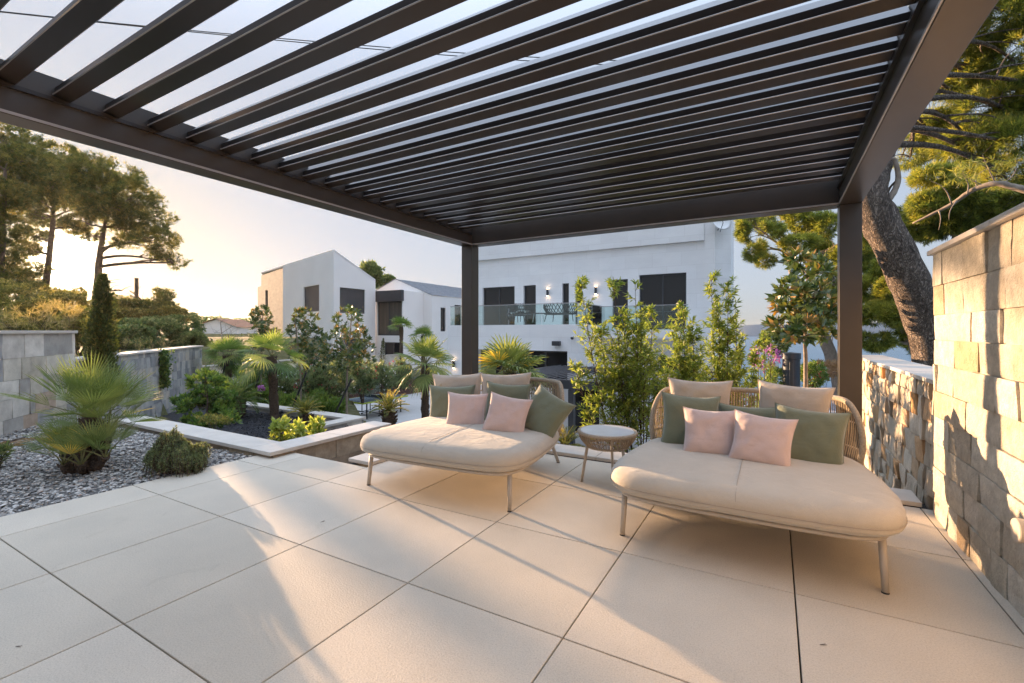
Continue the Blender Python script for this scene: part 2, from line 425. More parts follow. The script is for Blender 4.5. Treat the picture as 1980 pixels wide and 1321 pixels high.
def barkp():
    m, n, l, p = newmat('pine_bark')
    tc = n.new('ShaderNodeTexCoord'); mp = n.new('ShaderNodeMapping'); mp.inputs['Scale'].default_value = (1,1,0.42)
    mp.inputs['Rotation'].default_value = (0,0.25,0)
    l.new(tc.outputs['Object'], mp.inputs[0])
    nz = n.new('ShaderNodeTexNoise'); nz.inputs['Scale'].default_value = 9; nz.inputs['Detail'].default_value = 8
    l.new(mp.outputs[0], nz.inputs['Vector'])
    mxv = n.new('ShaderNodeMix'); mxv.data_type='RGBA'; mxv.inputs['Factor'].default_value=0.3; l.new(mp.outputs[0], mxv.inputs['A']); l.new(nz.outputs['Color'], mxv.inputs['B'])
    vo = n.new('ShaderNodeTexVoronoi'); vo.feature='DISTANCE_TO_EDGE'; vo.inputs['Scale'].default_value=26; l.new(mxv.outputs['Result'], vo.inputs['Vector'])
    r = ramp(n, [(0.0,(0.10,0.085,0.075)),(0.12,(0.26,0.215,0.18)),(0.4,(0.52,0.45,0.40))]); l.new(vo.outputs[0], r.inputs[0])
    r2 = ramp(n, [(0.3,(0.55,0.5,0.47)),(0.7,(1.2,1.15,1.1))]); l.new(nz.outputs[0], r2.inputs[0])
    l.new(mixc(n,l,r.outputs[0],r2.outputs[0],1.0,'MULTIPLY'), p.inputs['Base Color']); p.inputs['Roughness'].default_value=0.95
    b1 = bump(n,l,vo.outputs[0],p,1.0,0.12); bump(n,l,nz.outputs[0],p,0.8,0.04,b1)
    return m
M_BARK_P = barkp()
M_BARK_FAR = simple('grey_brown_bark', (0.20,0.145,0.10), (0.08,0.055,0.04), 6, 0.9, bscale=20, bstr=0.8, bdist=0.03)
M_BARK_PALM = simple('palm_fibre', (0.14,0.095,0.065), (0.045,0.03,0.022), 22, 0.95, bscale=50, bstr=1, bdist=0.03, stretch=(1,1,3))
M_BARK_L = simple('pale_bark', (0.30,0.25,0.20), (0.18,0.14,0.11), 14, 0.85, bscale=40, bstr=0.4)
M_BARK_D = simple('dark_stem', (0.10,0.065,0.045), (0.05,0.035,0.025), 14, 0.85, bscale=40, bstr=0.4)
L_PINE = leafmat('pine_needles', [(0,(0.04,0.06,0.018)),(0.5,(0.12,0.145,0.035)),(1,(0.24,0.23,0.055))], 0.4)
L_PINEF = leafmat('pine_needles_backlit', [(0,(0.04,0.055,0.02)),(0.6,(0.10,0.11,0.035)),(1,(0.20,0.17,0.055))], 0.5)
L_PALM = leafmat('fan_palm_leaf', [(0,(0.04,0.065,0.022)),(0.55,(0.095,0.13,0.04)),(0.9,(0.17,0.19,0.06)),(1,(0.45,0.30,0.05))], 0.22)
L_PALMG = leafmat('green_palm_leaf', [(0,(0.025,0.05,0.02)),(0.6,(0.07,0.115,0.035)),(1,(0.17,0.20,0.06))], 0.35)
L_CYCAS = leafmat('cycas_leaf', [(0,(0.04,0.06,0.02)),(0.6,(0.12,0.13,0.035)),(1,(0.33,0.25,0.06))], 0.3)
L_WILLOW = leafmat('lance_leaf', [(0,(0.05,0.085,0.022)),(0.5,(0.11,0.155,0.035)),(1,(0.21,0.235,0.055))], 0.42)
L_MAG = leafmat('magnolia_leaf', [(0,(0.018,0.04,0.016)),(0.55,(0.05,0.075,0.025)),(0.93,(0.09,0.10,0.03)),(1,(0.20,0.12,0.04))], 0.15, 0.28, 0.6)
L_SHRUB = leafmat('bright_shrub_leaf', [(0,(0.03,0.06,0.018)),(0.6,(0.065,0.115,0.03)),(1,(0.14,0.19,0.045))], 0.35)
L_LIME = leafmat('lime_shrub_leaf', [(0,(0.09,0.13,0.03)),(1,(0.30,0.36,0.10))], 0.35)
L_DARK = leafmat('hedge_leaf', [(0,(0.02,0.035,0.014)),(0.6,(0.055,0.08,0.03)),(1,(0.12,0.14,0.055))], 0.3)
L_OLE = leafmat('oleander_leaf', [(0,(0.03,0.045,0.026)),(0.6,(0.085,0.115,0.06)),(1,(0.17,0.20,0.11))], 0.3)
L_ROSE = leafmat('rosemary_leaf', [(0,(0.04,0.055,0.03)),(0.6,(0.095,0.12,0.06)),(1,(0.18,0.18,0.085))], 0.25)
L_CYP = leafmat('cypress_leaf', [(0,(0.022,0.035,0.013)),(0.7,(0.06,0.075,0.02)),(1,(0.16,0.14,0.04))], 0.25)
L_WILD = leafmat('wild_brush_leaf', [(0,(0.045,0.05,0.018)),(0.6,(0.12,0.12,0.035)),(1,(0.30,0.25,0.08))], 0.45)
L_GRASS = leafmat('dry_seed_grass', [(0,(0.12,0.10,0.045)),(1,(0.34,0.27,0.14))], 0.4)
L_LAV = leafmat('silver_leaf', [(0,(0.10,0.13,0.12)),(1,(0.22,0.26,0.25))], 0.2)
L_PURP = leafmat('purple_flower', [(0,(0.25,0.08,0.26)),(1,(0.55,0.25,0.50))], 0.4, tcol=(1,1,1))
L_REDF = leafmat('dark_red_flower', [(0,(0.22,0.03,0.035)),(1,(0.45,0.08,0.08))], 0.3, tcol=(1,1,1))
L_WHF = leafmat('white_flower', [(0,(0.6,0.58,0.55)),(1,(0.8,0.8,0.78))], 0.3, tcol=(1,1,1))
L_DEAD = leafmat('dead_frond', [(0,(0.16,0.09,0.055)),(1,(0.30,0.19,0.11))], 0.2)
# ================================================================== THE SETTING
PATIO = [(-3.75,5.0),(-4.6,5.0),(-8.45,6.2),(-8.45,8.2),(-15.2,13.5),(-20,14.4),(-21,27),(-12.9,27),(4,27),(4,5.0)]
def inside(poly, x, y):
    c = False; n = len(poly)
    for i in range(n):
        x1,y1 = poly[i]; x2,y2 = poly[(i+1)%n]
        if (y1>y) != (y2>y) and x < (x2-x1)*(y-y1)/(y2-y1)+x1: c = not c
    return c
WALL_LINE = [(-4.5,-1.3),(-10.5,3.25),(-16.7,8.5),(-23.6,11.8),(-24.8,18.2),(-40,60)]
def left_of_walls(x, y):
    for (x1,y1),(x2,y2) in zip(WALL_LINE[:-1], WALL_LINE[1:]):
        if x2 <= x <= x1:
            return y + 0.5 < y1 + (y2-y1)*(x-x1)/(x2-x1)
    return x < -60
def ground_h(x, y):
    if left_of_walls(x, y) or (x < -10.7 and y < 2.9):
        dd = math.hypot(x+9, y-2)
        return min(0.4 + 0.018*max(0, dd-8), 1.0) + 0.25*mnoise.noise(Vector((x*0.12, y*0.12, 0)))
    if x > 1.6 or y > 26:
        dd = max(x-1.6, y-26, 0)
        if x > -2 and y>6: pass
        return max(-17.5, -2.6 - dd*0.42) + 0.3*mnoise.noise(Vector((x*0.3, y*0.3, 1)))
    if inside(PATIO, x, y) or (x > -4.9 and y < 5.2): return -2.65
    if y < 7.6 and x > -14: return -0.95
    t = min(1, max(0, (y-7.6)/3.0))
    return -0.95 - 0.55*t if x < -8.4 else -2.65
def build_terrain():
    xs = np.concatenate([np.linspace(-900,-70,12), np.linspace(-66,-26,16), np.linspace(-25,8,100), np.linspace(9,60,20), np.linspace(80,900,8)])
    ys = np.concatenate([np.linspace(-400,-20,6), np.linspace(-15,26,110), np.linspace(27,80,24), np.linspace(95,900,12)])
    V = [(x,y,ground_h(x,y) if not (x>200 or y>200) else -17.5) for y in ys for x in xs]
    nx = len(xs)
    F = [(j*nx+i, j*nx+i+1, (j+1)*nx+i+1, (j+1)*nx+i) for j in range(len(ys)-1) for i in range(nx-1)]
    mb = MB(); mb.add(V, F)
    struct(mb.build('terrain', M_GRASS, smooth=True))
build_terrain()
mb = MB(); mb.add([(-2500,-300,-15.5),(2600,-300,-15.5),(2600,2600,-15.5),(-2500,2600,-15.5)], [(0,1,2,3)])
struct(mb.build('sea', M_SEA))
# low island on the horizon, far out at sea
mb = MB()
pts = []
for i in range(41):
    t = i/40; px = 1405 + t*520
    c = at_d(px, 640, 1500); hgt = 34*math.sin(math.pi*min(1,t*1.0))**0.35*(0.8+0.35*mnoise.noise(Vector((t*5,0,3))))
    pts.append((c, max(2,hgt)))
V=[]; F=[]
fw = Vector((-SY,CY,0))
for c,hh in pts:
    for (off, z) in ((-110,-16),(0,hh),(130,hh*0.9),(300,-16)):
        q = c + fw*off; V.append((q.x,q.y,z))
for i in range(40):
    for k in range(3):
        F.append((i*4+k,(i+1)*4+k,(i+1)*4+k+1,i*4+k+1))
mb.add(V,F)
M_ISLE = simple('island_haze', (0.12,0.15,0.18), (0.10,0.13,0.16), 0.001, 1.0)
struct(mb.build('island', M_ISLE, smooth=True))

# ---- patio below
mb = MB(); mb.prism(PATIO, -2.62, -2.5)
struct(mb.build('patio', M_PATIO))

# ---- terrace
mb = MB()
XL = [0.09+0.9*k for k in range(-7,2)]
YL = [0.97+0.908*k for k in range(-4,5)]
xs = [-4.89] + [x for x in XL if -4.8 < x < 0.95] + [0.965, 1.10]
ys = YL
g = 0.0036
def tilebox(x0,x1,y0,y1,tn):
    b = 0.0018
    V = [(x0+g,y0+g,-0.03),(x1-g,y0+g,-0.03),(x1-g,y1-g,-0.03),(x0+g,y1-g,-0.03),
         (x0+g,y0+g,-b),(x1-g,y0+g,-b),(x1-g,y1-g,-b),(x0+g,y1-g,-b),
         (x0+g+b,y0+g+b,0),(x1-g-b,y0+g+b,0),(x1-g-b,y1-g-b,0),(x0+g+b,y1-g-b,0)]
    F = [(8,9,10,11)] + [(i,(i+1)%4,4+(i+1)%4,4+i) for i in range(4)] + [(4+i,4+(i+1)%4,8+(i+1)%4,8+i) for i in range(4)]
    mb.add(V,F,tn)
for j in range(len(ys)-1):
    for i in range(len(xs)-1):
        y0,y1 = ys[j],ys[j+1]; x0,x1 = xs[i],xs[i+1]
        if y0 > 2.7 and x1 < -3.4:                       # notch left of the stairs
            if y0 < 3.2 and x0 >= -4.95:
                tilebox(x0,x1,y0,min(y1,3.27),random.random())
            continue
        if y0 > 2.7 and x0 < -3.6:
            tilebox(x0,x1,y0,3.27 if y0<3.2 else y1,random.random()); continue
        tilebox(x0,x1,y0,y1,random.random())
mb.add([], [])
struct(mb.build('terrace', M_PAVE))
mb = MB()
mb.prism([(-4.885,-3),(1.30,-3),(1.30,4.90),(-3.83,4.90),(-3.83,3.255),(-4.885,3.255)], -2.5, -0.028)
struct(mb.build('terrace_base', M_JOINT))

# coping slabs round the far edge of the terrace
def slabs(name, poly_list, z0, z1, parent, mat=M_COPE):
    m_ = MB()
    for (x0,y0,x1,y1) in poly_list: m_.box((x0,y0,z0),(x1,y1,z1), random.random())
    return m_.build(name, mat, parent, bevel=0.004)
kc = thing('coping', 'pale limestone coping slabs edging the far side of the terrace behind the daybeds', 'edging', (-1.3,4.75,0))
def P(o): return o
def local(mbo, parent):
    """shift world-space builder geometry into the parent's frame"""
    M = (Matrix.Translation(parent.location) @ Matrix.Rotation(parent.rotation_euler.z,4,'Z')).inverted()
    A = np.array(M)
    for i, v in enumerate(mbo.v):
        if len(v): mbo.v[i] = v @ A[:3,:3].T + A[:3,3]
    return mbo
m_ = MB()
xx = -3.82
for wd in (1.0,1.2,1.2,1.4): 
    m_.box((xx+0.002,4.605,0.004),(min(xx+wd,1.0)-0.002,4.93,0.040), random.random()); xx += wd
m_.box((-3.82,3.31,0.004),(-3.50,4.603,0.040),0.4)
local(m_,kc).build('slab', M_COPE, kc, bevel=0.004)

# stairs down between planter and terrace
m_ = MB()
for k in range(11):
    m_.box((-4.60,3.30+k*0.155,-2.62),(-3.86,3.30+(k+1)*0.155+ (0.0),-0.2-k*0.19), random.random())
struct(m_.build('stairs', M_COPE))

# ---- stone faced walls ------------------------------------------------------
def stone_wall(name, label, p0, p1, z0, z1, side, mat, thick=0.25, course=(0.18,0.24), bw=(0.25,0.5), prot=(0.0,0.02), rough=0.004, res=0, cope=None, cope_mat=M_COPE, parts=True, zb=None, gap=0.002, facets=(1,)):
    """wall from p0 to p1; side=+1: clad face lies to the left of p0->p1"""
    p0 = Vector((p0[0],p0[1],0)); p1 = Vector((p1[0],p1[1],0))
    d = p1-p0; L = d.length; d.normalize(); nrm = Vector((-d.y,d.x,0))*side
    t = thing(name, label, 'wall', (p0.x,p0.y,z0))
    body = MB()
    a = p0 - nrm*thick; b = p1 - nrm*thick
    zt = z1 if np.isscalar(z1) else None
    body.prism([(p0.x,p0.y),(p1.x,p1.y),(b.x,b.y),(a.x,a.y)] , z0, zt-0.003, 0.4)
    local(body,t).build('core', cope_mat, t)
    m_ = MB()
    for fside in facets:
        z = z0
        while z < z1-0.02:
            h = random.uniform(*course)
            if z+h > z1-0.09: h = z1-z
            s_ = -random.uniform(0, bw[0]) if True else 0
            while s_ < L:
                wd = random.uniform(*bw)
                if random.random() < 0.18: wd *= 0.5
                s0 = max(s_,0); s1 = min(s_+wd, L)
                s_ += wd
                if s1-s0 < 0.02: continue
                pr = random.uniform(*prot)
                tn = random.random()
                nx, nz = (1,1) if not res else (max(1,int((s1-s0)/res)), max(1,int(h/res)))
                V=[]; F=[]
                seed = Vector((random.uniform(0,99),)*3)
                tiltx = random.uniform(-1,1)*rough*1.2; tiltz = random.uniform(-1,1)*rough*1.2
                for j in range(nz+1):
                    for i in range(nx+1):
                        fs, fz = i/nx, j/nz
                        ss = s0+gap+(s1-s0-2*gap)*fs; zz = z+gap+(h-2*gap)*fz
                        off = pr + tiltx*(fs-.5)*2 + tiltz*(fz-.5)*2
                        if res:
                            q = Vector((ss*7,zz*7,0))+seed
                            off += rough*(mnoise.noise(q)*1.3+mnoise.noise(q*2.7)*0.7)
                            e = min(fs*nx,(1-fs)*nx,fz*nz,(1-fz)*nz)
                            if e == 0:
                                off -= rough*0.8
                        base = p0 + d*ss
                        if fside == 1: pt = base + nrm*(0.012+off)
                        else: pt = base - nrm*(thick+0.012+off)
                        V.append((pt.x,pt.y,zz))
                def id_(i,j): return j*(nx+1)+i
                for j in range(nz):
                    for i in range(nx): F.append((id_(i,j),id_(i+1,j),id_(i+1,j+1),id_(i,j+1)))
                # side skirts back to the core
                ring = [id_(i,0) for i in range(nx+1)]+[id_(nx,j) for j in range(1,nz+1)]+[id_(i,nz) for i in range(nx-1,-1,-1)]+[id_(0,j) for j in range(nz-1,0,-1)]
                k1 = len(V); m = len(ring)
                V += [V[r_] for r_ in ring]
                k0 = len(V)
                for r_ in ring:
                    v = Vector(V[r_]); base_off = nrm if fside==1 else -nrm
                    dd = (v-p0).dot(nrm) if fside==1 else -(v-p0).dot(nrm)-thick
                    V.append(tuple(v - base_off*(dd+0.004)))
                for q in range(m): F.append((k1+q,k0+q,k0+(q+1)%m,k1+(q+1)%m))
                m_.add(V,F,tn)
            z += h
    local(m_,t).build('stone_cladding', mat, t, smooth=bool(res))
    if cope:
        ov, ct = cope
        c_ = MB()
        s_ = -ov
        while s_ < L+ov-0.01:
            e_ = min(s_+random.uniform(0.9,1.3), L+ov)
            if L+ov-e_ < 0.2: e_ = L+ov
            A = p0+d*(s_+0.0015)+nrm*(ov+0.02); B = p0+d*(e_-0.0015)+nrm*(ov+0.02); C_ = B-nrm*(thick+2*ov+0.02); D = A-nrm*(thick+2*ov+0.02)
            c_.prism([(A.x,A.y),(B.x,B.y),(C_.x,C_.y),(D.x,D.y)], z1+0.001, z1+ct, random.random())
            s_ = e_
        local(c_,t).build('coping', cope_mat, t, bevel=0.004)
    return t

# right: high wall beside the daybeds (face looks to -X)
stone_wall('stone_wall','tall cream split stone wall on the right with sunlit blocks and post shadows',(1.045,-2.2),(1.025,4.45),-0.02,1.90,1,M_CREAMSTONE,0.30,(0.17,0.225),(0.24,0.46),(0.0,0.014),0.0032,0.022,(0.03,0.035))
# low wall further on
stone_wall('stone_wall','low rugged stone wall with pale coping beyond the right hand pergola post',(1.06,4.46),(1.06,8.6),-2.6,0.955,1,M_RUGSTONE,0.30,(0.15,0.21),(0.10,0.28),(0.0,0.035),0.008,0.03,(0.03,0.035))
# left, near wall
W0 = at_z(0,840,0); W1 = at_z(142,797,0); dW = (W1-W0).normalized()
Ws = W0 - dW*4.5
stone_wall('stone_wall','high stone tiled wall at the far left behind the fan palm',(Ws.x,Ws.y),(W1.x,W1.y),-0.1,1.31,-1,M_GREYSTONE,0.28,(0.24,0.30),(0.22,0.52),(0.0,0.012),0.003,0.09,(0.03,0.045))
# left, second wall running away
E1 = at_d(139,0,7.95); E2 = at_d(390,0,15.4)
stone_wall('stone_wall','long blue grey stone wall with creeper running behind the black gravel bed',(E1.x,E1.y),(E2.x,E2.y),-0.95,0.82,-1,M_COOLSTONE,0.28,(0.20,0.26),(0.12,0.34),(0.0,0.01),0.003,0.10,(0.03,0.045))
# far boundary wall
Fp = [at_d(390,0,21.7), at_d(593,0,27.8), at_d(800,0,33.5)]
stone_wall('stone_wall','far grey boundary wall with white coping behind the magnolia trees',(Fp[0].x,Fp[0].y),(Fp[1].x,Fp[1].y),-2.0,-0.36,-1,M_GREYSTONE,0.28,(0.3,0.4),(0.4,0.9),(0,0.01),0.002,0,(0.04,0.06))
stone_wall('stone_wall','far boundary wall stretch in front of the gabled house corner',(Fp[1].x,Fp[1].y),(Fp[2].x,Fp[2].y),-2.6,-0.36,-1,M_GREYSTONE,0.28,(0.3,0.4),(0.4,0.9),(0,0.01),0.002,0,(0.04,0.06))

# ---- near planter wall (L) and its coping
t = thing('planter_wall','L shaped low stone planter wall with pale limestone coping at the terrace corner','planter wall',(-4.8,3.1,-0.9))
m_ = MB()
m_.prism([(-8.2,3.02),(-4.66,3.02),(-4.66,4.72),(-4.92,4.72),(-4.92,3.28),(-8.2,3.28)], -2.6, 0.028, 0.4)
local(m_,t).build('core', M_SOIL, t)
m_ = MB()
z = -2.5
while z < 0.02:
    h = min(0.21, 0.026-z); s_ = 3.0-random.uniform(0,.3)
    while s_ < 4.72:
        wd = random.uniform(0.22,0.5)
        a,b = max(3.02,s_),min(4.72,s_+wd)
        if b-a>0.01: m_.box((-4.66,a+0.002,z+0.002),(-4.645+random.uniform(0,0.008),b-0.002,z+h-0.002), random.choice([0.3,0.5,0.6,0.72,0.85,0.93,0.97]))
        s_ += wd
    z += h
    if h < 0.05: break
x_ = -8.2
while x_ < -4.67:
    wd = random.uniform(0.3,0.6); b = min(x_+wd,-4.662)
    m_.box((x_+0.002,3.006,-0.12),(b-0.002,3.019,0.024),random.choice([0.6,0.9,0.95])); x_ += wd
local(m_,t).build('stone_cladding', M_BROWNSTONE, t)
m_ = MB()
xs_ = [-8.22,-7.1,-5.95,-4.99]
for a,b in zip(xs_[:-1],xs_[1:]): m_.box((a+.0015,2.97,0.03),(b-.0015,3.32,0.072),random.random())
m_.prism([(-4.987,2.97),(-4.61,2.97),(-4.61,3.9),(-4.96,3.9),(-4.96,3.32),(-4.987,3.32)],0.03,0.072,0.5)
m_.box((-4.96,3.903,0.03),(-4.61,4.74,0.072),0.7)
local(m_,t).build('coping', M_COPE, t, bevel=0.005)

# ---- far planter edge (thin coping round the black bed)
t = thing('planter_wall','thin white kerb and stone edge round the far side of the black gravel bed','planter wall',(-10,7.7,-0.9))
m_ = MB(); m_.prism([(-13.3,7.55),(-8.75,7.55),(-8.75,6.4),(-8.5,6.4),(-8.5,7.8),(-13.3,7.8)],-2.6,-0.75,0.4)
local(m_,t).build('core', M_COPE, t)
m_ = MB(); yy = 6.4
for zz in (-2.5,-2.04,-1.78,-1.52,-1.26,-1.0):
    yy = 6.4
    while yy < 7.8:
        wd = random.uniform(0.3,0.5); b=min(yy+wd,7.8)
        m_.box((-8.499,yy+.003,zz),(-8.483,b-.003,zz+0.245),random.choice([0.1,0.3,0.6,0.8])); yy += wd
local(m_,t).build('stone_cladding', M_GREYSTONE, t)
m_ = MB(); m_.prism([(-13.3,7.5),(-8.8,7.5),(-8.8,6.35),(-8.45,6.35),(-8.45,7.85),(-13.3,7.85)],-0.747,-0.69,0.4)
local(m_,t).build('coping', M_COPE, t, bevel=0.005)

# ---- gravel beds
mb = MB()
gx0 = [(-4.887,-3.0),(-4.887,3.0),(-10.6,3.0),(-10.6,3.3),(-12,3.3),(-5,-3.0)]
mb.prism([(-4.887,-3.0),(-4.887,3.0),(-8.25,3.0),(-8.25,3.3),(-10.75,3.3),(-4.9,-1.1)][::-1], -0.9, -0.035)
struct(mb.build('gravel_bed', M_GRAVBASE))
mb = MB(); mb.prism([(-4.93,3.29),(-4.93,7.0),(-8.76,7.5),(-13.6,7.5),(-15.0,7.6),(-12.8,4.6),(-10.4,3.3)][::-1], -1.2, -0.83)
struct(mb.build('black_gravel_bed', M_BLKBASE))
ICO_V=None
def stones(mbx, P_, sz, tn):
    """many small squashed octahedral stones in one go"""
    N = len(P_)
    base = np.array([(1,0,0),(0.3,0.95,0),(-0.8,0.6,0),(-0.85,-0.5,0),(0.2,-1,0),(0.1,0,0.62),(-0.1,0.05,-0.6)])
    F = [(0,1,5),(1,2,5),(2,3,5),(3,4,5),(4,0,5),(1,0,6),(2,1,6),(3,2,6),(4,3,6),(0,4,6)]
    V = np.repeat(base[None],N,0) * rng.uniform(0.7,1.25,(N,7,3))
    V = V * (sz[:,None,None] * np.stack([rng.uniform(0.8,1.4,N),rng.uniform(0.6,1.0,N),rng.uniform(0.45,0.8,N)],1)[:,None,:])
    a = rng.uniform(0,2*np.pi,N); b = rng.normal(0,0.45,N)
    ca,sa,cb,sb = np.cos(a),np.sin(a),np.cos(b),np.sin(b)
    X,Y,Z = V[...,0],V[...,1],V[...,2]
    Y2 = Y*cb[:,None]-Z*sb[:,None]; Z2 = Y*sb[:,None]+Z*cb[:,None]
    X3 = X*ca[:,None]-Y2*sa[:,None]; Y3 = X*sa[:,None]+Y2*ca[:,None]
    V = np.stack([X3,Y3,Z2],-1)+P_[:,None,:]
    k = mbx.n
    mbx.v.append(V.reshape(-1,3))
    F = np.array(F)
    idx = (np.arange(N)*7)[:,None,None]+F[None]+k
    mbx.f.extend(map(tuple, idx.reshape(-1,3).tolist()))
    mbx.t.extend(np.repeat(tn,10).tolist())
    mbx.n += N*7
def in_quad(P_, poly):
    x,y = P_[:,0],P_[:,1]; c = np.zeros(len(x),bool); n=len(poly)
    for i in range(n):
        x1,y1=poly[i]; x2,y2=poly[(i+1)%n]
        if y1==y2: continue
        k = ((y1>y)!=(y2>y)) & (x < (x2-x1)*(y-y1)/(y2-y1)+x1); c ^= k
    return c
gpoly = [(-4.90,-0.6),(-4.90,2.98),(-8.27,2.98),(-8.27,3.3),(-10.7,3.3),(-5.0,-1.0)]
N = 42000
P_ = np.stack([rng.uniform(-11,-4.9,N), rng.uniform(-1,3.5,N), rng.uniform(-0.035,-0.008,N)],1)
P_ = P_[in_quad(P_,gpoly)]
dd = np.hypot(P_[:,0],P_[:,1]); keep = rng.random(len(P_)) < np.clip(1.5-dd/14,0.35,1); P_ = P_[keep]
mb = MB(); stones(mb, P_, rng.uniform(0.010,0.024,len(P_)), rng.random(len(P_)))
struct(mb.build('pebbles', M_PEB), 'stuff')
bpoly = [(-4.95,3.4),(-4.95,6.6),(-8.8,7.4),(-13,7.4),(-11,3.4)]
N = 22000
P_ = np.stack([rng.uniform(-13,-5,N), rng.uniform(3.4,7.5,N), rng.uniform(-0.83,-0.81,N)],1); P_ = P_[in_quad(P_,bpoly)]
mb = MB(); stones(mb, P_, rng.uniform(0.012,0.026,len(P_)), rng.random(len(P_)))
struct(mb.build('black_gravel', M_BLKPEB), 'stuff')

# ---- corten retaining edge
c0 = at_d(640,0,23.2); c1 = at_d(850,0,30.7)
t = thing('retaining_wall','long rust brown corten steel edge between patio and garden bed','retaining wall',(c0.x,c0.y,-2.5))
dv = (c1-c0); dv.z=0; dv.normalize(); nv = Vector((-dv.y,dv.x,0))
m_ = MB(); a=c0; b=c1
m_.prism([(a.x,a.y),(b.x,b.y),(b.x+nv.x*.04,b.y+nv.y*.04),(a.x+nv.x*.04,a.y+nv.y*.04)],-2.6,-1.64)
local(m_,t).build('steel_plate', M_CORTEN, t)
m_ = MB()
for k in range(6):
    q = a+(b-a)*((k+.5)/6); q = q - nv*0.012
    m_.prism([(q.x-dv.x*.02,q.y-dv.y*.02),(q.x+dv.x*.02,q.y+dv.y*.02),(q.x+dv.x*.02+nv.x*.012,q.y+dv.y*.02+nv.y*.012),(q.x-dv.x*.02+nv.x*.012,q.y-dv.y*.02+nv.y*.012)],-2.6,-1.64)
local(m_,t).build('seam', M_CORTEN, t)
# bed behind it
mb = MB(); q0=c0+nv*0.05; q1=c1+nv*0.05
mb.prism([(q0.x,q0.y),(q1.x,q1.y),(q1.x+nv.x*8,q1.y+nv.y*8),(q0.x+nv.x*8,q0.y+nv.y*8)],-2.6,-1.72)
struct(mb.build('planting_bed', M_SOIL))

# ================================================================== PERGOLA
PX0,PX1 = -3.335,0.612; PY1 = 4.62+0.15; PY0=-2.2; PZ = 2.385
pg = thing('pergola','dark bronze louvered pergola standing over the terrace','pergola',((PX0+PX1)/2,1.2,0))
for (x,y) in ((PX0,4.62),(PX1-.15,4.62),(PX0,PY0),(PX1-.15,PY0)):
    m_ = MB(); m_.box((x,y,0.041 if y>4 else 0.0),(x+.15,y+.15,PZ-0.001))
    local(m_,pg).build('post', M_ALU, pg, bevel=0.003)
for a,b in (((PX0,PY0+.001,PZ),(PX0+.15,PY1,PZ+.255)),((PX1-.15,PY0+.001,PZ),(PX1,PY1,PZ+.255)),((PX0+.152,4.62,PZ),(PX1-.152,4.77,PZ+.254)),((PX0+.152,PY0,PZ),(PX1-.152,PY0+.15,PZ+.254))):
    m_ = MB(); m_.box(a,b); bo = local(m_,pg).build('beam', M_ALU, pg, bevel=0.003)
# inner lips: a thin pale strip low on the inside face and a ledge under the louvers
ip = [((PX0+.151,PY0+.16,PZ+.004),(PX0+.157,4.61,PZ+.016)),((PX1-.157,PY0+.16,PZ+.004),(PX1-.151,4.61,PZ+.016)),((PX0+.158,4.613,PZ+.004),(PX1-.158,4.619,PZ+.016))]
for a,b in ip:
    m_ = MB(); m_.box(a,b); local(m_,pg).build('lip', M_LIP, pg)
for a,b in (((PX0+.151,PY0+.16,PZ+.125),(PX0+.171,4.6,PZ+.145)),((PX1-.171,PY0+.16,PZ+.125),(PX1-.151,4.6,PZ+.145))):
    m_ = MB(); m_.box(a,b); local(m_,pg).build('louver_rail', M_LOUV, pg)
lz = PZ+.162
prof = [(0,0),(0.003,-0.004),(0.070,-0.014),(0.076,-0.009),(0.083,0.098),(0.076,0.102),(0.012,0.040),(0.017,0.006)]
lip_ = [(-0.0022,-0.002),(0.0,-0.0052),(0.0022,-0.0045),(-0.0005,0.0005)]
y = 3.32+0.203*6
lx0,lx1 = PX0+.154, PX1-.154
proto=None; nl=0
while y > PY0+0.2:
    if y < 4.45:
        if proto is None:
            m_ = MB(); n_=len(prof)
            V=[(lx0,0+p,q) for p,q in prof]+[(lx1,0+p,q) for p,q in prof]
            m_.add(V,[tuple(range(n_))]+[tuple(n_+i for i in range(n_))[::-1]]+[(i,n_+i,n_+(i+1)%n_,(i+1)%n_) for i in range(n_)])
            m_.v = [v - np.array([[pg.location.x,pg.location.y,0]]) for v in m_.v]
            proto = m_.build('louver', M_LOUV, pg)
            m2 = MB(); V=[(lx0+.01,p,q) for p,q in lip_]+[(lx1-.01,p,q) for p,q in lip_]
            m2.add(V,[(0,1,2,3),(7,6,5,4)]+[(i,4+i,4+(i+1)%4,(i+1)%4) for i in range(4)])
            m2.v = [v - np.array([[pg.location.x,pg.location.y,0]]) for v in m2.v]
            ed = m2.build('painted_lit_edge', M_LIP, proto)  # pale strip paints the light caught on the louver's near edge
            proto.location=(0,y,lz)
        else:
            c = proto.copy(); COL.objects.link(c); c.location=(0,y,lz)
            e = ed.copy(); COL.objects.link(e); e.parent=c
        nl+=1
    y -= 0.203

# overhead cables
for k,(off,lab) in enumerate(((0,'thin black overhead cable crossing the sky, upper of the close pair'),(0.14,'thin black overhead cable crossing the sky, lower of the close pair'))):
    A=at_d(-900,-90,14); B=at_d(830,98,14); C_=at_d(1845,129,12); D=at_d(2600,125,12)
    pts = spline([A+Vector((0,0,-off*1.0)),at_d(0,22,14)+Vector((0,0,-off*.15)),B+Vector((0,0,-off*.7)),at_d(1350,122,13)+Vector((0,0,-off)),C_+Vector((0,0,-off*.7)),D+Vector((0,0,-off*.7))],10)
    m_ = MB(); m_.tube([tuple(p) for p in pts],0.014,6)
    tag(m_.build('overhead_cable', M_STEEL), lab, 'cable','overhead cables')

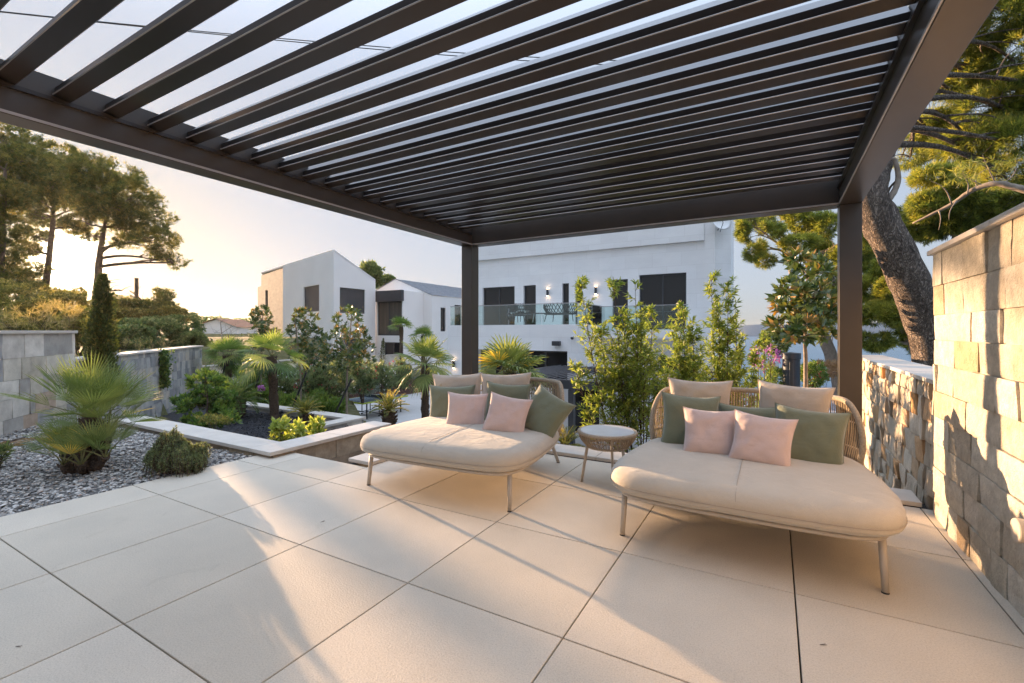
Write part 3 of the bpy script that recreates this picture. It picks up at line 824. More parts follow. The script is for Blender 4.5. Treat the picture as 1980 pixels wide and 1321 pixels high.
# wall light
wl_y = at_X(1996,1030,1.0).y; wl_z = at_X(1996,1030,1.0).z
t = thing('wall_light','round beige disc wall light low on the tall stone wall','wall light',(1.015,wl_y,wl_z))
m_ = MB(); m_.lathe([(0.001,-.02),(0.030,-.02),(0.030,0.035),(0.001,0.035)],32)
A_ = Matrix.Rotation(R(-90),3,'Y')
m_.v=[v@np.array(A_).T for v in m_.v]; m_.build('bracket', M_FRAME, t, smooth=False)
m_ = MB(); m_.lathe([(0.001,0.030),(0.050,0.030),(0.053,0.034),(0.053,0.066),(0.050,0.070),(0.001,0.070)],48)
m_.v=[v@np.array(A_).T for v in m_.v]; m_.build('disc', M_FRAME, t)
# ================================================================== BUILDINGS
def frame_of(o, d):
    o = Vector((o[0],o[1],0)); d = Vector((d[0],d[1],0)).normalized(); n = Vector((d.y,-d.x,0))   # n: outward, to the right of d
    return o, d, n
def wpt(fr, s, z, off=0):
    o,d,n = fr; p = o+d*s+n*off; return (p.x,p.y,z)
def wall_holes(m_, fr, s0, s1, z0, z1, holes, depth=0.2, tint=0.5):
    """plane wall split round its window holes, with reveals"""
    S = sorted({s0,s1,*[h[0] for h in holes],*[h[1] for h in holes]}); Z = sorted({z0,z1,*[h[2] for h in holes],*[h[3] for h in holes]})
    S=[s for s in S if s0<=s<=s1]; Z=[z for z in Z if z0<=z<=z1]
    for a,b in zip(S[:-1],S[1:]):
        for c,e in zip(Z[:-1],Z[1:]):
            ms,mz=(a+b)/2,(c+e)/2
            if any(h[0]<ms<h[1] and h[2]<mz<h[3] for h in holes): continue
            m_.add([wpt(fr,a,c),wpt(fr,b,c),wpt(fr,b,e),wpt(fr,a,e)],[(0,1,2,3)],tint)
    for h in holes:
        a,b,c,e = h
        q = [(a,c),(b,c),(b,e),(a,e)]
        for i in range(4):
            (sa,za),(sb,zb) = q[i],q[(i+1)%4]
            m_.add([wpt(fr,sa,za),wpt(fr,sb,zb),wpt(fr,sb,zb,-depth),wpt(fr,sa,za,-depth)],[(0,1,2,3)],tint)
def fbox(m_, fr, s0,s1,z0,z1,o0,o1,tint=0.5):
    V=[wpt(fr,s,z,o) for z in (z0,z1) for (s,o) in ((s0,o0),(s1,o0),(s1,o1),(s0,o1))]
    m_.add(V,[(0,1,2,3),(4,5,6,7),(0,1,5,4),(1,2,6,5),(2,3,7,6),(3,0,4,7)],tint)
def window(parent, fr, h, depth=0.16, mull=(0.5,), fw=0.06, sill=True, shutter=False, bars=()):
    a,b,c,e = h
    m_ = MB()
    for (x0,x1,y0,y1) in ((a,a+fw,c,e),(b-fw,b,c,e),(a+fw,b-fw,c,c+fw),(a+fw,b-fw,e-fw,e)):
        fbox(m_,fr,x0,x1,y0,y1,-depth-.04,-depth+.03)
    for f in mull:
        s = a+(b-a)*f; fbox(m_,fr,s-fw*.6,s+fw*.6,c+fw,e-fw,-depth-.035,-depth+.035)
    for f in bars:
        z = c+(e-c)*f; fbox(m_,fr,a+fw,b-fw,z-fw*.3,z+fw*.3,-depth-.03,-depth+.03)
    w_ = local(m_,parent).build('window', M_DARKFRAME, parent)
    m_ = MB()
    if shutter:
        z=c+fw
        while z < e-fw-0.01:
            z2=min(z+0.075,e-fw)
            fbox(m_,fr,a+fw,b-fw,z,z2-0.014,-depth-.03,-depth+.012); fbox(m_,fr,a+fw,b-fw,z2-0.014,z2,-depth-.03,-depth-.006); z=z2
        local(m_,parent).build('shutter', M_SHUTTER, w_)
    else:
        fbox(m_,fr,a+fw,b-fw,c+fw,e-fw,-depth-.012,-depth-.002); local(m_,parent).build('pane', M_GLASS, w_)
    return w_
def sconce(label, p, out, group='black cylinder wall lamps'):
    t = thing('wall_sconce', label, 'wall lamp', p, math.atan2(out.y,out.x), group)
    m_=MB(); m_.lathe([(0.052,-0.16),(0.055,-0.155),(0.055,0.155),(0.052,0.16)],20,(0.10,0,0)); m_.box((0.0,-.03,-.05),(0.06,.03,.05)); m_.build('body',M_DARKFRAME,t)
    for s in (-1,1):
        m_=MB(); m_.lathe([(0.001,0.162*s),(0.042,0.162*s),(0.042,0.168*s),(0.001,0.168*s)],16,(0.10,0,0)); m_.build('bulb',M_LAMP,t)
    return t

# ---------------- main white house -----------------------------------------
YF = 20.4
def XF(px,Y=YF): return at_Y(px,640,Y).x
def ZF(px,py,Y=YF): return at_Y(px,py,Y).z
main = thing('white_house','big white rendered villa behind the daybeds with upper balcony','house',(-7,YF,-2.5))
XL_,XR_ = XF(908), XF(1362)
fr = frame_of((0,YF),(1,0))     # s = X, outward -Y
up = []
for a,b,z0,z1 in ((933,995,1.5,3.62),(1012,1036,1.5,3.62),(1087,1100,1.5,3.62),(1112,1125,1.5,3.62),(1184,1214,1.5,3.66),(1236,1327,1.42,3.80)):
    up.append((XF(a),XF(b),z0,z1))
low = [(XF(1275),XF(1345),-2.2,0.2)]
m_=MB(); wall_holes(m_,fr,XL_,XR_,-2.6,5.05,up+low,0.25)
# band above the eave line, proud of the wall, and the parapet
fbox(m_,fr,XL_-.1,XR_+0.0,5.06,5.95,-0.3,0.14); fbox(m_,fr,XL_-.1,XR_+.0,5.952,6.75,-0.3,0.06)
# right hand pilaster and side wall
fbox(m_,fr,XR_+0.003,XR_+0.42,-2.6,6.5,-0.4,0.05)
fr2 = frame_of((XR_+0.42,YF-0.05),(0,1))
m_.prism([(XR_+0.423,YF+.1),(XR_+0.95,YF+.5),(XR_+0.95,YF+2.0),(XR_+.423,YF+2.0)],-2.6,6.2)
pass
m_.prism([(XL_,YF+0.3),(XR_-.1,YF+0.3),(XR_-.1,YF+2.9),(XL_,YF+2.9)],-2.6,-2.5)
# floor, back wall and party walls of the rooms
m_.prism([(XL_,YF+0.01),(XR_,YF+0.01),(XR_-.01,YF+2.99),(XL_,YF+2.99)],1.2,1.40)
m_.prism([(XL_,YF+3.0),(XR_-.01,YF+3.0),(XR_-.01,YF+3.1),(XL_,YF+3.1)],-2.5,5); m_.prism([(XL_,YF+.31),(XL_+.2,YF+.31),(XL_+.2,YF+2.98),(XL_,YF+2.98)],-2.5,4.89)
m_.prism([(XL_,YF+0.01),(XR_,YF+0.01),(XR_-.01,YF+2.99),(XL_,YF+2.99)],4.9,5.04)
local(m_,main).build('wall', M_RENDER, main)
m_=MB(); m_.prism([(XL_,YF+0.3),(XR_-.02,YF+0.3),(XR_-.02,YF+3.1),(XL_,YF+3.1)],6.2,6.3); local(m_,main).build('roof', M_ROOF, main)
for i,h in enumerate(up):
    window(main,fr,h,mull=(0.5,) if i in (0,5) else (),bars=(0.32,) if i in (4,5) else ())
window(main,fr,low[0])
# lower wing that carries the balcony
YB = 16.6
frb = frame_of((0,YB),(1,0))
bx0,bx1 = XF(866,YB),-6.55
hl = [(XF(925,YB),XF(1097,YB),-0.85,0.56),(XF(1159,YB),bx1-0.05,-2.25,-0.55)]
hl = [(XF(925,YB),XF(1097,YB),-0.85,0.56)]
m_=MB(); wall_holes(m_,frb,bx0,bx1,-2.6,1.60,hl,0.3)
m_.prism([(bx0,YB+.002),(bx0+.25,YB+.002),(bx0+.25,YF),(bx0,YF)],-2.6,1.60); m_.prism([(bx1-.25,YB+.301),(bx1,YB+.002),(bx1,YF),(bx1-.25,YF)],-2.6,1.60)
m_.prism([(bx0+.251,YB+.002),(bx1-.251,YB+.002),(bx1-.251,YF-.01),(bx0+.251,YF-.01)],1.15,1.45)
local(m_,main).build('balcony_wing', M_RENDER, main)
window(main,frb,hl[0],0.24,mull=(0.25,0.5,0.75))
# wide low block on the right, below the second balcony
m_=MB(); fbox(m_,fr,bx1+.003,XR_-.3,1.05,1.38,0.003,1.6); local(m_,main).build('balcony_slab', M_RENDER, main)
# dark opening and white pier under the lower wing
m_=MB(); fbox(m_,frb,XF(1159,YB),bx1-.3,-2.49,-0.6,0.004,0.03); local(m_,main).build('door', M_GLASS, main)
# balustrades
def balustrade(label, runs, z0, z1):
    t = thing('glass_balustrade', label, 'balustrade', (runs[0][0][0],runs[0][0][1],z0))
    for (a,b) in runs:
        L=(Vector(b)-Vector(a)).length; k=max(1,round(L/1.7)); f_=frame_of(a,(b[0]-a[0],b[1]-a[1]))
        for i in range(k):
            m_=MB(); fbox(m_,f_,L*i/k+.012,L*(i+1)/k-.012,z0,z1,-.008,.008); local(m_,t).build('glass_panel',M_CLEAR,t)
        m_=MB(); fbox(m_,f_,0.0,L,z1+.001,z1+.03,-.015,.015); local(m_,t).build('rail',M_LIP,t)
balustrade('clear glass balustrade along the front of the upper balcony',[((bx0+.05,YB+.12),(bx1-.05,YB+.12)),((bx1-.08,YB+.16),(bx1-.08,YF-.3))],1.601,2.42)
balustrade('clear glass balustrade across the wide right hand upper window',[((bx1+.1,YF-1.5),(XR_-.4,YF-1.5))],1.381,2.36)
sconce('lit black wall lamp left of the narrow window on the upper facade',(XF(1060),YF-.001,ZF(1060,566)),Vector((0,-1,0)))
sconce('lit black wall lamp beside the tall green shrub tip on the upper facade',(XF(1153),YF-.001,ZF(1153,562)),Vector((0,-1,0)))
sconce('lit black wall lamp low on the white wing, left of the pergola post',(XF(879,YB),YB-.001,ZF(879,704,YB)),Vector((0,-1,0)))
# camera and speaker on the wing wall
t=thing('wall_speaker','black box speaker mounted under the balcony','speaker',(XF(1079,YB),YB-.001,ZF(1079,664,YB)))
m_=MB(); m_.box((-.16,-.26,-.09),(.16,-.06,.09)); m_.build('housing',M_DARKFRAME,t,bevel=.02)
m_=MB(); m_.box((-.04,-.062,-.04),(.04,0,.04)); m_.build('bracket',M_DARKFRAME,t)
t=thing('security_camera','small white and black dome camera on the white wing wall','camera',(XF(1109,YB),YB-.001,ZF(1109,653,YB)))
m_=MB(); m_.tube([(0,0,0.05),(0,-.12,0.05),(0,-.14,0)],.025,8); m_.build('arm',M_WHITE,t)
m_=MB(); m_.lathe([(0.005,-.08),(0.05,-.06),(0.065,-.01),(0.06,0.02),(.01,.03)],16,(0,-.14,0)); m_.build('dome',M_DARKFRAME,t,smooth=True)
# satellite dish at the roof corner
dp = at_Y(1386,440,20.6)
t=thing('satellite_dish','round white satellite dish on the right roof corner of the villa','satellite dish',(dp.x,dp.y,dp.z))
m_=MB(); pr=[(0.001,0),(0.15,0.02),(0.3,0.07),(0.40,0.13),(0.405,0.135),(0.3,0.078),(0.15,0.03),(0.001,0.01)]
m_.lathe(pr,28,cap=False); rot=np.array(Matrix.Rotation(R(35),3,'Z')@Matrix.Rotation(R(68),3,'X')); m_.v=[v@rot.T+np.array([0.15,-.3,.1]) for v in m_.v]; m_.build('dish',M_WHITE,t,smooth=True)
m_=MB(); m_.tube([(-.35,.1,-.12),(0.05,-.05,-.12),(0.15,-.28,.1)],.02,6); m_.tube([(0.15,-.28,-.25),(0.3,-.75,.0),(.28,-.8,.15)],.012,6); m_.build('arm',M_STEEL,t)
# balcony furniture (rope armchairs, sofa, table)
def rope_seat(name,label,w,p,rz,cush=True,group=None):
    t=thing(name,label,'armchair' if w<1 else 'sofa',p,rz,group)
    m_=MB(); n=26
    def sh(a):
        return Vector((w/2*math.copysign(abs(math.cos(a))**0.8,math.cos(a)),0.40*math.sin(a),0))
    A0=R(-25); A1=R(205)
    for k in range(n):
        a=A0+(A1-A0)*k/(n-1); b=A0+(A1-A0)*min(k+1.6,n-1)/(n-1); c=A0+(A1-A0)*max(k-1.6,0)/(n-1)
        H=0.42+0.36*math.sin(math.pi*(k/(n-1)))**0.6
        for e in (b,c):
            P0=sh(a)*0.85; P1=sh(e)*1.05; m_.tube([(P0.x,P0.y,.34),((P0.x+P1.x)/2*1.04,(P0.y+P1.y)/2*1.04,(.34+H)/2),(P1.x,P1.y,H)],.016,5)
    m_.build('rope_back',M_FUR,t)
    m_=MB(); m_.prism([(-w/2*.85,-.38),(w/2*.85,-.38),(w/2*.9,.2),(w/2*.6,.38),(-w/2*.6,.38),(-w/2*.9,.2)],.30,.36); m_.build('seat_frame',M_FUR,t)
    if cush:
        m_=MB(); m_.prism([(-w/2*.8,-.36),(w/2*.8,-.36),(w/2*.8,.2),(w/2*.5,.34),(-w/2*.5,.34),(-w/2*.8,.2)],.362,.47); m_.build('seat_cushion',M_WHITE,t,bevel=.03)
    for sx in (-1,1):
        for sy in (-1,1):
            m_=MB(); m_.tube([(sx*w*.36,sy*.28,.30),(sx*w*.40,sy*.33,0)],[.02,.014],6); m_.build('leg',M_FUR,t)
    return t
zb=1.46
cY=18.3
rope_seat('armchair','dark rope armchair at the left on the upper balcony',.75,(XF(990,cY),cY+.3,zb+.28),R(150),group='rope armchairs')
rope_seat('armchair','dark rope armchair beside the low table on the upper balcony',.78,(XF(1013,cY-.5),cY-.5,zb+.30),R(185),group='rope armchairs')
rope_seat('sofa','dark rope sofa with its back to the garden on the upper balcony',1.75,(XF(1086,cY-.4),cY-.3,zb+.28),R(172),False)
t=thing('low_table','small dark low table between balcony armchair and sofa','table',(XF(1045,cY),cY-.2,zb+.26))
m_=MB(); m_.lathe([(0.001,.38),(.33,.38),(.33,.41),(.001,.41)],24); m_.build('table_top',M_FUR,t)
for k in range(4):
    a=R(45+90*k); m_=MB(); m_.tube([(.2*math.cos(a),.2*math.sin(a),.38),(.26*math.cos(a),.26*math.sin(a),0)],.014,6); m_.build('leg',M_WHITE,t)

# ---------------- lower pergola in front of the villa ------------------------
lp = thing('pergola','low grey slatted pergola roof down on the patio behind the left daybed','pergola',(-3.5,13,-2.5))
LX0,LX1,LY0,LY1,LZ = -7.4,-1.0,11.6,16.3,0.02
for (x,y) in ((-4.85,LY0),(LX1-.15,LY0),(LX0,LY1-.15),(LX1-.15,LY1-.15)):
    m_=MB(); m_.box((x,y,-2.5),(x+.15,y+.15,LZ-.25)); local(m_,lp).build('post',M_DARKFRAME,lp)
for a,b in (((LX0,LY0,LZ-.24),(LX1,LY0+.14,LZ)),((LX0,LY1-.14,LZ-.24),(LX1,LY1,LZ)),((LX0,LY0+.142,LZ-.24),(LX0+.14,LY1-.142,LZ)),((LX1-.14,LY0+.142,LZ-.24),(LX1,LY1-.142,LZ))):
    m_=MB(); m_.box(a,b); local(m_,lp).build('beam',M_DARKFRAME,lp)
M_SLAT = simple('grey_slat', (0.20,0.20,0.215), (0.15,0.15,0.16), 3, 0.5, 0.2)
x=LX0+.2; p0_=None
while x<LX1-.3:
    if p0_ is None:
        m_=MB(); m_.add([(0,LY0+.16,0),(0.17,LY0+.16,.05),(0.17,LY1-.16,.05),(0,LY1-.16,0),(0,LY0+.16,.025),(0.17,LY0+.16,.075),(0.17,LY1-.16,.075),(0,LY1-.16,.025)],[(3,2,1,0),(4,5,6,7),(0,1,5,4),(1,2,6,5),(2,3,7,6),(3,0,4,7)])
        m_.v=[v-np.array([[lp.location.x,lp.location.y,lp.location.z]]) for v in m_.v]
        p0_=m_.build('slat',M_SLAT,lp); p0_.location=(x,0,LZ-.03)
    else:
        c=p0_.copy(); COL.objects.link(c); c.location=(x,0,LZ-.03)
    x+=0.21

# ---------------- gabled house -------------------------------------------------
def hp(px,d): 
    p=at_d(px,640,d); return (p.x,p.y)
gh = thing('gabled_house','tall gabled grey white house with dark shutters beyond the garden','house',(*hp(645,30),-2.6))
Ca=Vector((*hp(645,30),0)); Cb=Vector((*hp(547,36.85),0)); Cc=Vector((*hp(505,41.8),0)); Cd=Vector((*hp(726,33.15),0))
zA=6.58; zE=4.98
# face F1 (left): s runs Cb->Ca so outward is toward viewer
L1=(Ca-Cb).length; f1=frame_of(Cb,(Ca-Cb)[:2])
def s_on(f_,px):
    """where a photo column meets the facade line"""
    u=(px-990)/894; r=Vector((-SY+CY*u,CY+SY*u,0)); o,d,n=f_
    # o + d*s = r*t
    det=d.x*(-r.y)+r.x*d.y
    s=((-o.x)*(-r.y)-(-r.x)*(-o.y))/det
    t=(o+d*s).dot(Vector((-SY,CY,0)))
    return s,t
def rect_on(f_,x0,x1,ya,yb):
    s0,d0=s_on(f_,x0); s1,d1=s_on(f_,x1)
    dm=(d0+d1)/2
    return (s0,s1,CAM_H+(640-yb)/894*dm,CAM_H+(640-ya)/894*dm)
h1=[rect_on(f1,587,617,553,603),rect_on(f1,587,618,655,691)]
m_=MB(); wall_holes(m_,f1,0,L1,-2.6,zA,h1,.25)
f2=frame_of(Ca,(Cd-Ca)[:2]); L2=(Cd-Ca).length
h2=[rect_on(f2,657,706,558,606),rect_on(f2,657,705,655,691)]
wall_holes(m_,f2,0,L2,-2.6,zE,h2,.25)
m_.add([wpt(f2,0,zE),wpt(f2,L2,zE),wpt(f2,0,zA)],[(0,1,2)])
far=(Cb-Ca)+(Cc-Cb)
for a,b in ((Cd,Cd+far),(Cd+far,Ca+far)): m_.add([(a.x,a.y,-2.6),(b.x,b.y,-2.6),(b.x,b.y,zE),(a.x,a.y,zE)],[(0,1,2,3)])
local(m_,gh).build('wall',M_RENDER2,gh)
m_=MB()
f0=frame_of(Cc,(Cb-Cc)[:2]); L0=(Cb-Cc).length
h0=[rect_on(f0,513,518,561,605)]
wall_holes(m_,f0,0,L0,-2.6,6.35,h0,.25)
lowr=Cc+(Cc-Cb).normalized()*1.2
fl=frame_of(lowr,(Cc-lowr)[:2]); wall_holes(m_,fl,0,1.2,-2.6,5.4,[],.2)
bk=lowr+(Cd-Ca)
m_.add([(lowr.x,lowr.y,-2.6),(bk.x,bk.y,-2.6),(bk.x,bk.y,5.4),(lowr.x,lowr.y,5.4)],[(0,1,2,3)])
bk2=Cc+(Cd-Ca)
m_.add([(Cc.x,Cc.y,5.0),(bk2.x,bk2.y,5.0),(bk2.x,bk2.y,5.4),(Cc.x,Cc.y,6.35)],[(0,1,2,3)])
local(m_,gh).build('stone_wing',M_TRAV,gh)
m_=MB(); up_=Vector((0,0,.06))
A=Vector((Ca.x,Ca.y,zA)); B=Vector((Cd.x,Cd.y,zE)); 
V=[A+up_,B+up_,B+far+up_,A+far+up_]; V2=[v-Vector((0,0,.12)) for v in V]
m_.add([tuple(v) for v in V+V2],[(0,1,2,3),(7,6,5,4),(0,1,5,4),(1,2,6,5),(2,3,7,6),(3,0,4,7)])
local(m_,gh).build('roof',M_RENDER2,gh)
for f_,h in ((f1,h1[0]),(f1,h1[1]),(f2,h2[0]),(f2,h2[1])): window(gh,f_,h,.12,(),.05,shutter=True)
window(gh,f0,h0[0],.12,(),.05)

# ---------------- second gabled house with tiled roof and link ------------------
g2 = thing('gabled_house','lower white house with grey tiled gable roof right of the tall one','house',(*hp(835,34),-2.6))
Ga=Vector((*hp(835,34),0)); Gb=Vector((*hp(700,34*1420/1285),0)); Gc=Vector((*hp(940,34*663/558),0))
zE2=3.97; zR=5.35
sR,dR=0,0
fg=frame_of(Gb,(Ga-Gb)[:2]); LG=(Ga-Gb).length
sr,_=s_on(fg,765); 
fs=frame_of(Ga,(Gc-Ga)[:2]); LS=(Gc-Ga).length
m_=MB(); wall_holes(m_,fg,0,LG,-2.6,zE2,[],.2)
sl_=2*sr-LG
m_.add([wpt(fg,sl_,zE2),wpt(fg,LG,zE2),wpt(fg,sr,zR)],[(0,1,2)])
hs=[rect_on(fs,852,862,595,641),rect_on(fs,879,892,590,650)]
wall_holes(m_,fs,0,LS,-2.6,zE2,hs,.25)
local(m_,g2).build('wall',M_RENDER2,g2)
for h in hs: window(g2,fs,h,.12,(),.06)
dirS=(Gc-Ga).normalized(); nS=fg[2]
m_=MB()
rid=Vector(wpt(fg,sr,zR)); ea=Vector(wpt(fg,LG,zE2)); el=Vector(wpt(fg,sl_,zE2))
ov=(ea-rid).normalized()
nrow=11
for side,e_ in ((1,ea),(0,el)):
    dd_=(e_-rid)
    for k in range(nrow):
        a=rid+dd_*(k/nrow); b=rid+dd_*((k+1.12)/nrow)
        a0=a+Vector((0,0,.02)); b0=b+Vector((0,0,.075))
        s0_=-nS*(-0.05)
        A1=a0+nS*.05; A2=a0+dirS*(LS+1.0); B1=b0+nS*.05; B2=b0+dirS*(LS+1.0)
        m_.add([tuple(v) for v in (A1,A2,B2,B1,A1-Vector((0,0,.03)),A2-Vector((0,0,.03)),B2-Vector((0,0,.05)),B1-Vector((0,0,.05)))],[(0,1,2,3),(7,6,5,4),(3,2,6,7),(0,3,7,4),(1,0,4,5),(2,1,5,6)])
roof_=local(m_,g2).build('roof',M_ROOF,g2)
# link block with the big curtained window
lk = thing('link_building','dark framed glazed link block between the two gabled houses','building',(*hp(750,33),-2.6))
La=Vector((*hp(727,33.6),0)); Lb=Vector((*hp(779,32.4),0)); fk=frame_of(La,(Lb-La)[:2]); LK=(Lb-La).length
r1=rect_on(fk,729,777,582,649); r2=rect_on(fk,742,777,662,689)
m_=MB(); wall_holes(m_,fk,0,LK,-2.6,CAM_H+(640-563)/894*33,[r1,r2],.3); zt=CAM_H+(640-563)/894*33
bkv=-fk[2]*3.5
for a,b in ((Lb,Lb+bkv),(Lb+bkv,La+bkv),(La+bkv,La)): m_.add([(a.x,a.y,-2.6),(b.x,b.y,-2.6),(b.x,b.y,zt),(a.x,a.y,zt)],[(0,1,2,3)])
q=[La,Lb,Lb+bkv,La+bkv]; m_.add([(v.x,v.y,zt) for v in q],[(0,1,2,3)])
local(m_,lk).build('wall',M_RENDER2,lk)
m_=MB(); fbox(m_,fk,-.05,LK+.1,zt-.75,zt+.02,0.004,.25); local(m_,lk).build('fascia',M_DARKFRAME,lk)
wd_=window(lk,fk,r1,.14,(.46,),.08); window(lk,fk,r2,.14,(.5,),.06)
m_=MB(); n_=40
for i in range(n_):
    s0=r1[0]+.1+(r1[1]-r1[0]-.2)*i/n_; s1=s0+(r1[1]-r1[0]-.2)/n_
    m_.add([wpt(fk,s0,r1[2]+.1,-.13+.0),wpt(fk,s1,r1[2]+.1,-.13+.012*(i%2)),wpt(fk,s1,r1[3]-.1,-.13+.012*(i%2)),wpt(fk,s0,r1[3]-.1,-.13)],[(0,1,2,3)],random.random())
M_CURT=simple('dusky_curtain',(0.13,0.115,0.09),(0.05,0.045,0.04),2.0,0.5,stretch=(8,8,0.2))
local(m_,lk).build('curtain',M_CURT,wd_)
# distant white cottage roof, left
fh = thing('cottage','distant pale cottage half hidden by shrubs left of the houses','house',(*hp(392,60),-1))
fq=frame_of(hp(372,62),(CY,SY)); m_=MB(); wall_holes(m_,fq,0,6,-2.5,1.9,[(2,2.8,0.2,1.4)],.2); fbox(m_,fq,0,6,-2.5,1.88,-6,-.01)
m_.add([wpt(fq,0,1.9),wpt(fq,6,1.9),wpt(fq,3.2,2.9)],[(0,1,2)]); local(m_,fh).build('wall',M_RENDER2,fh)
m_=MB(); m_.add([wpt(fq,-.2,1.85,.3),wpt(fq,3.2,3.0,.3),wpt(fq,3.2,3.0,-6),wpt(fq,-.2,1.85,-6),wpt(fq,6.2,1.85,.3),wpt(fq,6.2,1.85,-6)],[(0,1,2,3),(1,4,5,2)])
local(m_,fh).build('roof',simple('terracotta',(0.35,0.17,0.10),rough=.9),fh)

# ---------------- dark flue column, white frames -----------------------------
cp=at_d(1530,640,9.0)
t=thing('flue_column','dark blue grey cylindrical column behind the right daybed','column',(cp.x,cp.y,-2.5))
m_=MB(); m_.lathe([(0.15,0),(0.15,2.55),(0.165,2.56),(0.165,2.60),(0.15,2.61),(0.15,3.3),(.165,3.31),(.165,3.42),(0.001,3.44)],36); m_.build('pipe',simple('blue_grey_metal',(0.055,0.065,0.08),rough=.35,metal=.5),t,smooth=False)
m_=MB(); 
for a in (-100,-80): 
    m_.tube([(0.158*math.cos(R(a)),0.158*math.sin(R(a)),0.05),(0.158*math.cos(R(a)),0.158*math.sin(R(a)),3.25)],.006,5)
m_.build('seam',M_SHUTTER,t)
bxp=at_d(1478,700,9.6)
t=thing('planter_box','white framed rectangular planter holding the purple bougainvillea','planter',(bxp.x,bxp.y,-2.5),R(20))
m_=MB()
for (a,b) in (((-.45,-.45,0),(-.38,-.38,1.62)),((.38,-.45,0),(.45,-.38,1.62)),((-.45,.38,0),(-.38,.45,1.62)),((.38,.38,0),(.45,.45,1.62)),((-.45,-.45,1.621),(.45,-.36,1.70)),((-.45,.36,1.621),(.45,.45,1.70)),((-.45,-.359,1.621),(-.36,.359,1.70)),((.36,-.359,1.621),(.45,.359,1.70))): m_.box(a,b)
m_.build('frame',M_WHITE,t)
m_=MB(); m_.box((-.37,-.37,0.02),(.37,.37,1.55)); m_.build('liner',M_DARKFRAME,t)
# small wooden utility pole
pp=at_d(264,600,38)
m_=MB(); m_.tube([(pp.x,pp.y,.5),(pp.x,pp.y,at_d(264,538,38).z)],[.16,.14],10)
tag(m_.build('utility_pole',M_BARK_FAR),'short bare wooden pole rising from the brush left of the houses','pole')
# ================================================================== PLANTS
def unit(A): return A/np.maximum(np.linalg.norm(A,axis=-1,keepdims=True),1e-9)
def leaves(mb, Pn, D, L, W, tint, wide=0.45, droop=0.0):
    """flat kite leaves, one quad each: base, right, tip, left"""
    N=len(Pn); D=unit(D)
    S=unit(np.cross(D, unit(rng.normal(0,1,(N,3))+np.array([0,0,0.8]))))
    L=np.broadcast_to(L,(N,))[:,None]; W=np.broadcast_to(W,(N,))[:,None]
    mid=Pn+D*L*wide; tip=Pn+D*L-np.array([0,0,1])*L*droop
    V=np.stack([Pn,mid+S*W/2,tip,mid-S*W/2],1)
    mb.quads(V,tint)
def sph(n):
    return unit(rng.normal(0,1,(n,3)))
def clump_points(c, r, n, shell=0.55, gate=0.0, gs=2.2, flat=0):
    """points in an ellipsoid, thinned by noise so that gaps open in it"""
    out=[]; tries=0
    c=np.array(c); r=np.array(r)
    while sum(len(o) for o in out)<n and tries<12:
        tries+=1
        d=sph(n); rad=rng.uniform(0,1,(n,1))**(1/3)
        rad=shell+(1-shell)*rad if shell else rad
        sd_=float(c[0]*1.3+c[2]*.7)
        bl=np.array([mnoise.noise(Vector(x*1.9)+Vector((sd_,0,5)))+.5*mnoise.noise(Vector(x*4.5)+Vector((0,sd_,2))) for x in d])
        p=d*rad*(1+.42*bl)[:,None]
        if flat: p=p[p[:,2]>-flat]
        q=p*r+c
        if gate:
            k=np.array([mnoise.noise(Vector(x*gs)) for x in q]); q=q[k>gate-0.25]
        out.append(q)
    return np.concatenate(out)[:n]
def tufts(mb, Q, out, k, L, W, spread=0.8, tint=None, droop=0):
    """k needles/leaves fanned round each point along 'out' direction"""
    N=len(Q)
    Pn=np.repeat(Q,k,0); O=np.repeat(out,k,0)
    D=unit(O+rng.normal(0,spread,(N*k,3)))
    t=np.repeat(rng.random(N) if tint is None else tint,k)+rng.normal(0,0.12,N*k)
    leaves(mb,Pn,D,rng.uniform(0.7,1.2,N*k)*L,W,np.clip(t,0,1),droop=droop)
def bez(a,b,sag=0.0,n=6,wob=0.0):
    a=Vector(a); b=Vector(b); L=(b-a).length
    out=[]
    w=Vector((random.uniform(-1,1),random.uniform(-1,1),random.uniform(-.5,.5)))*wob*L
    for i in range(n+1):
        t=i/n
        out.append(a.lerp(b,t)+Vector((0,0,sag*L*math.sin(math.pi*t)))+w*math.sin(math.pi*t))
    return out
def sun_lane(Q):
    """thin the leaves that stand between the low sun and the terrace, in dappled patches"""
    if not len(Q): return Q
    k=np.ones(len(Q),bool)
    for i,q in enumerate(Q):
        if q[0]>-12: continue
        t=(q[2]-0.7)/SUN.z
        x=q[0]-SUN.x*t; y=q[1]-SUN.y*t
        off=0.287*q[0]+0.958*q[1]                       # sideways place across the sun's direction
        lo=(q[2]-SUN.z/1.0*(-q[0]-3.0)*0.75)            # height over the ground where its shadow line meets the terrace
        zt=q[2]+SUN.z/abs(SUN.x)*(q[0]+1.0)
        if 0.8<off<4.9 and -1.0<zt<2.1:
            if mnoise.noise(Vector((off*0.9,q[2]*0.8,3.3)))<0.40 or off<3.4: k[i]=False
    return Q[k]
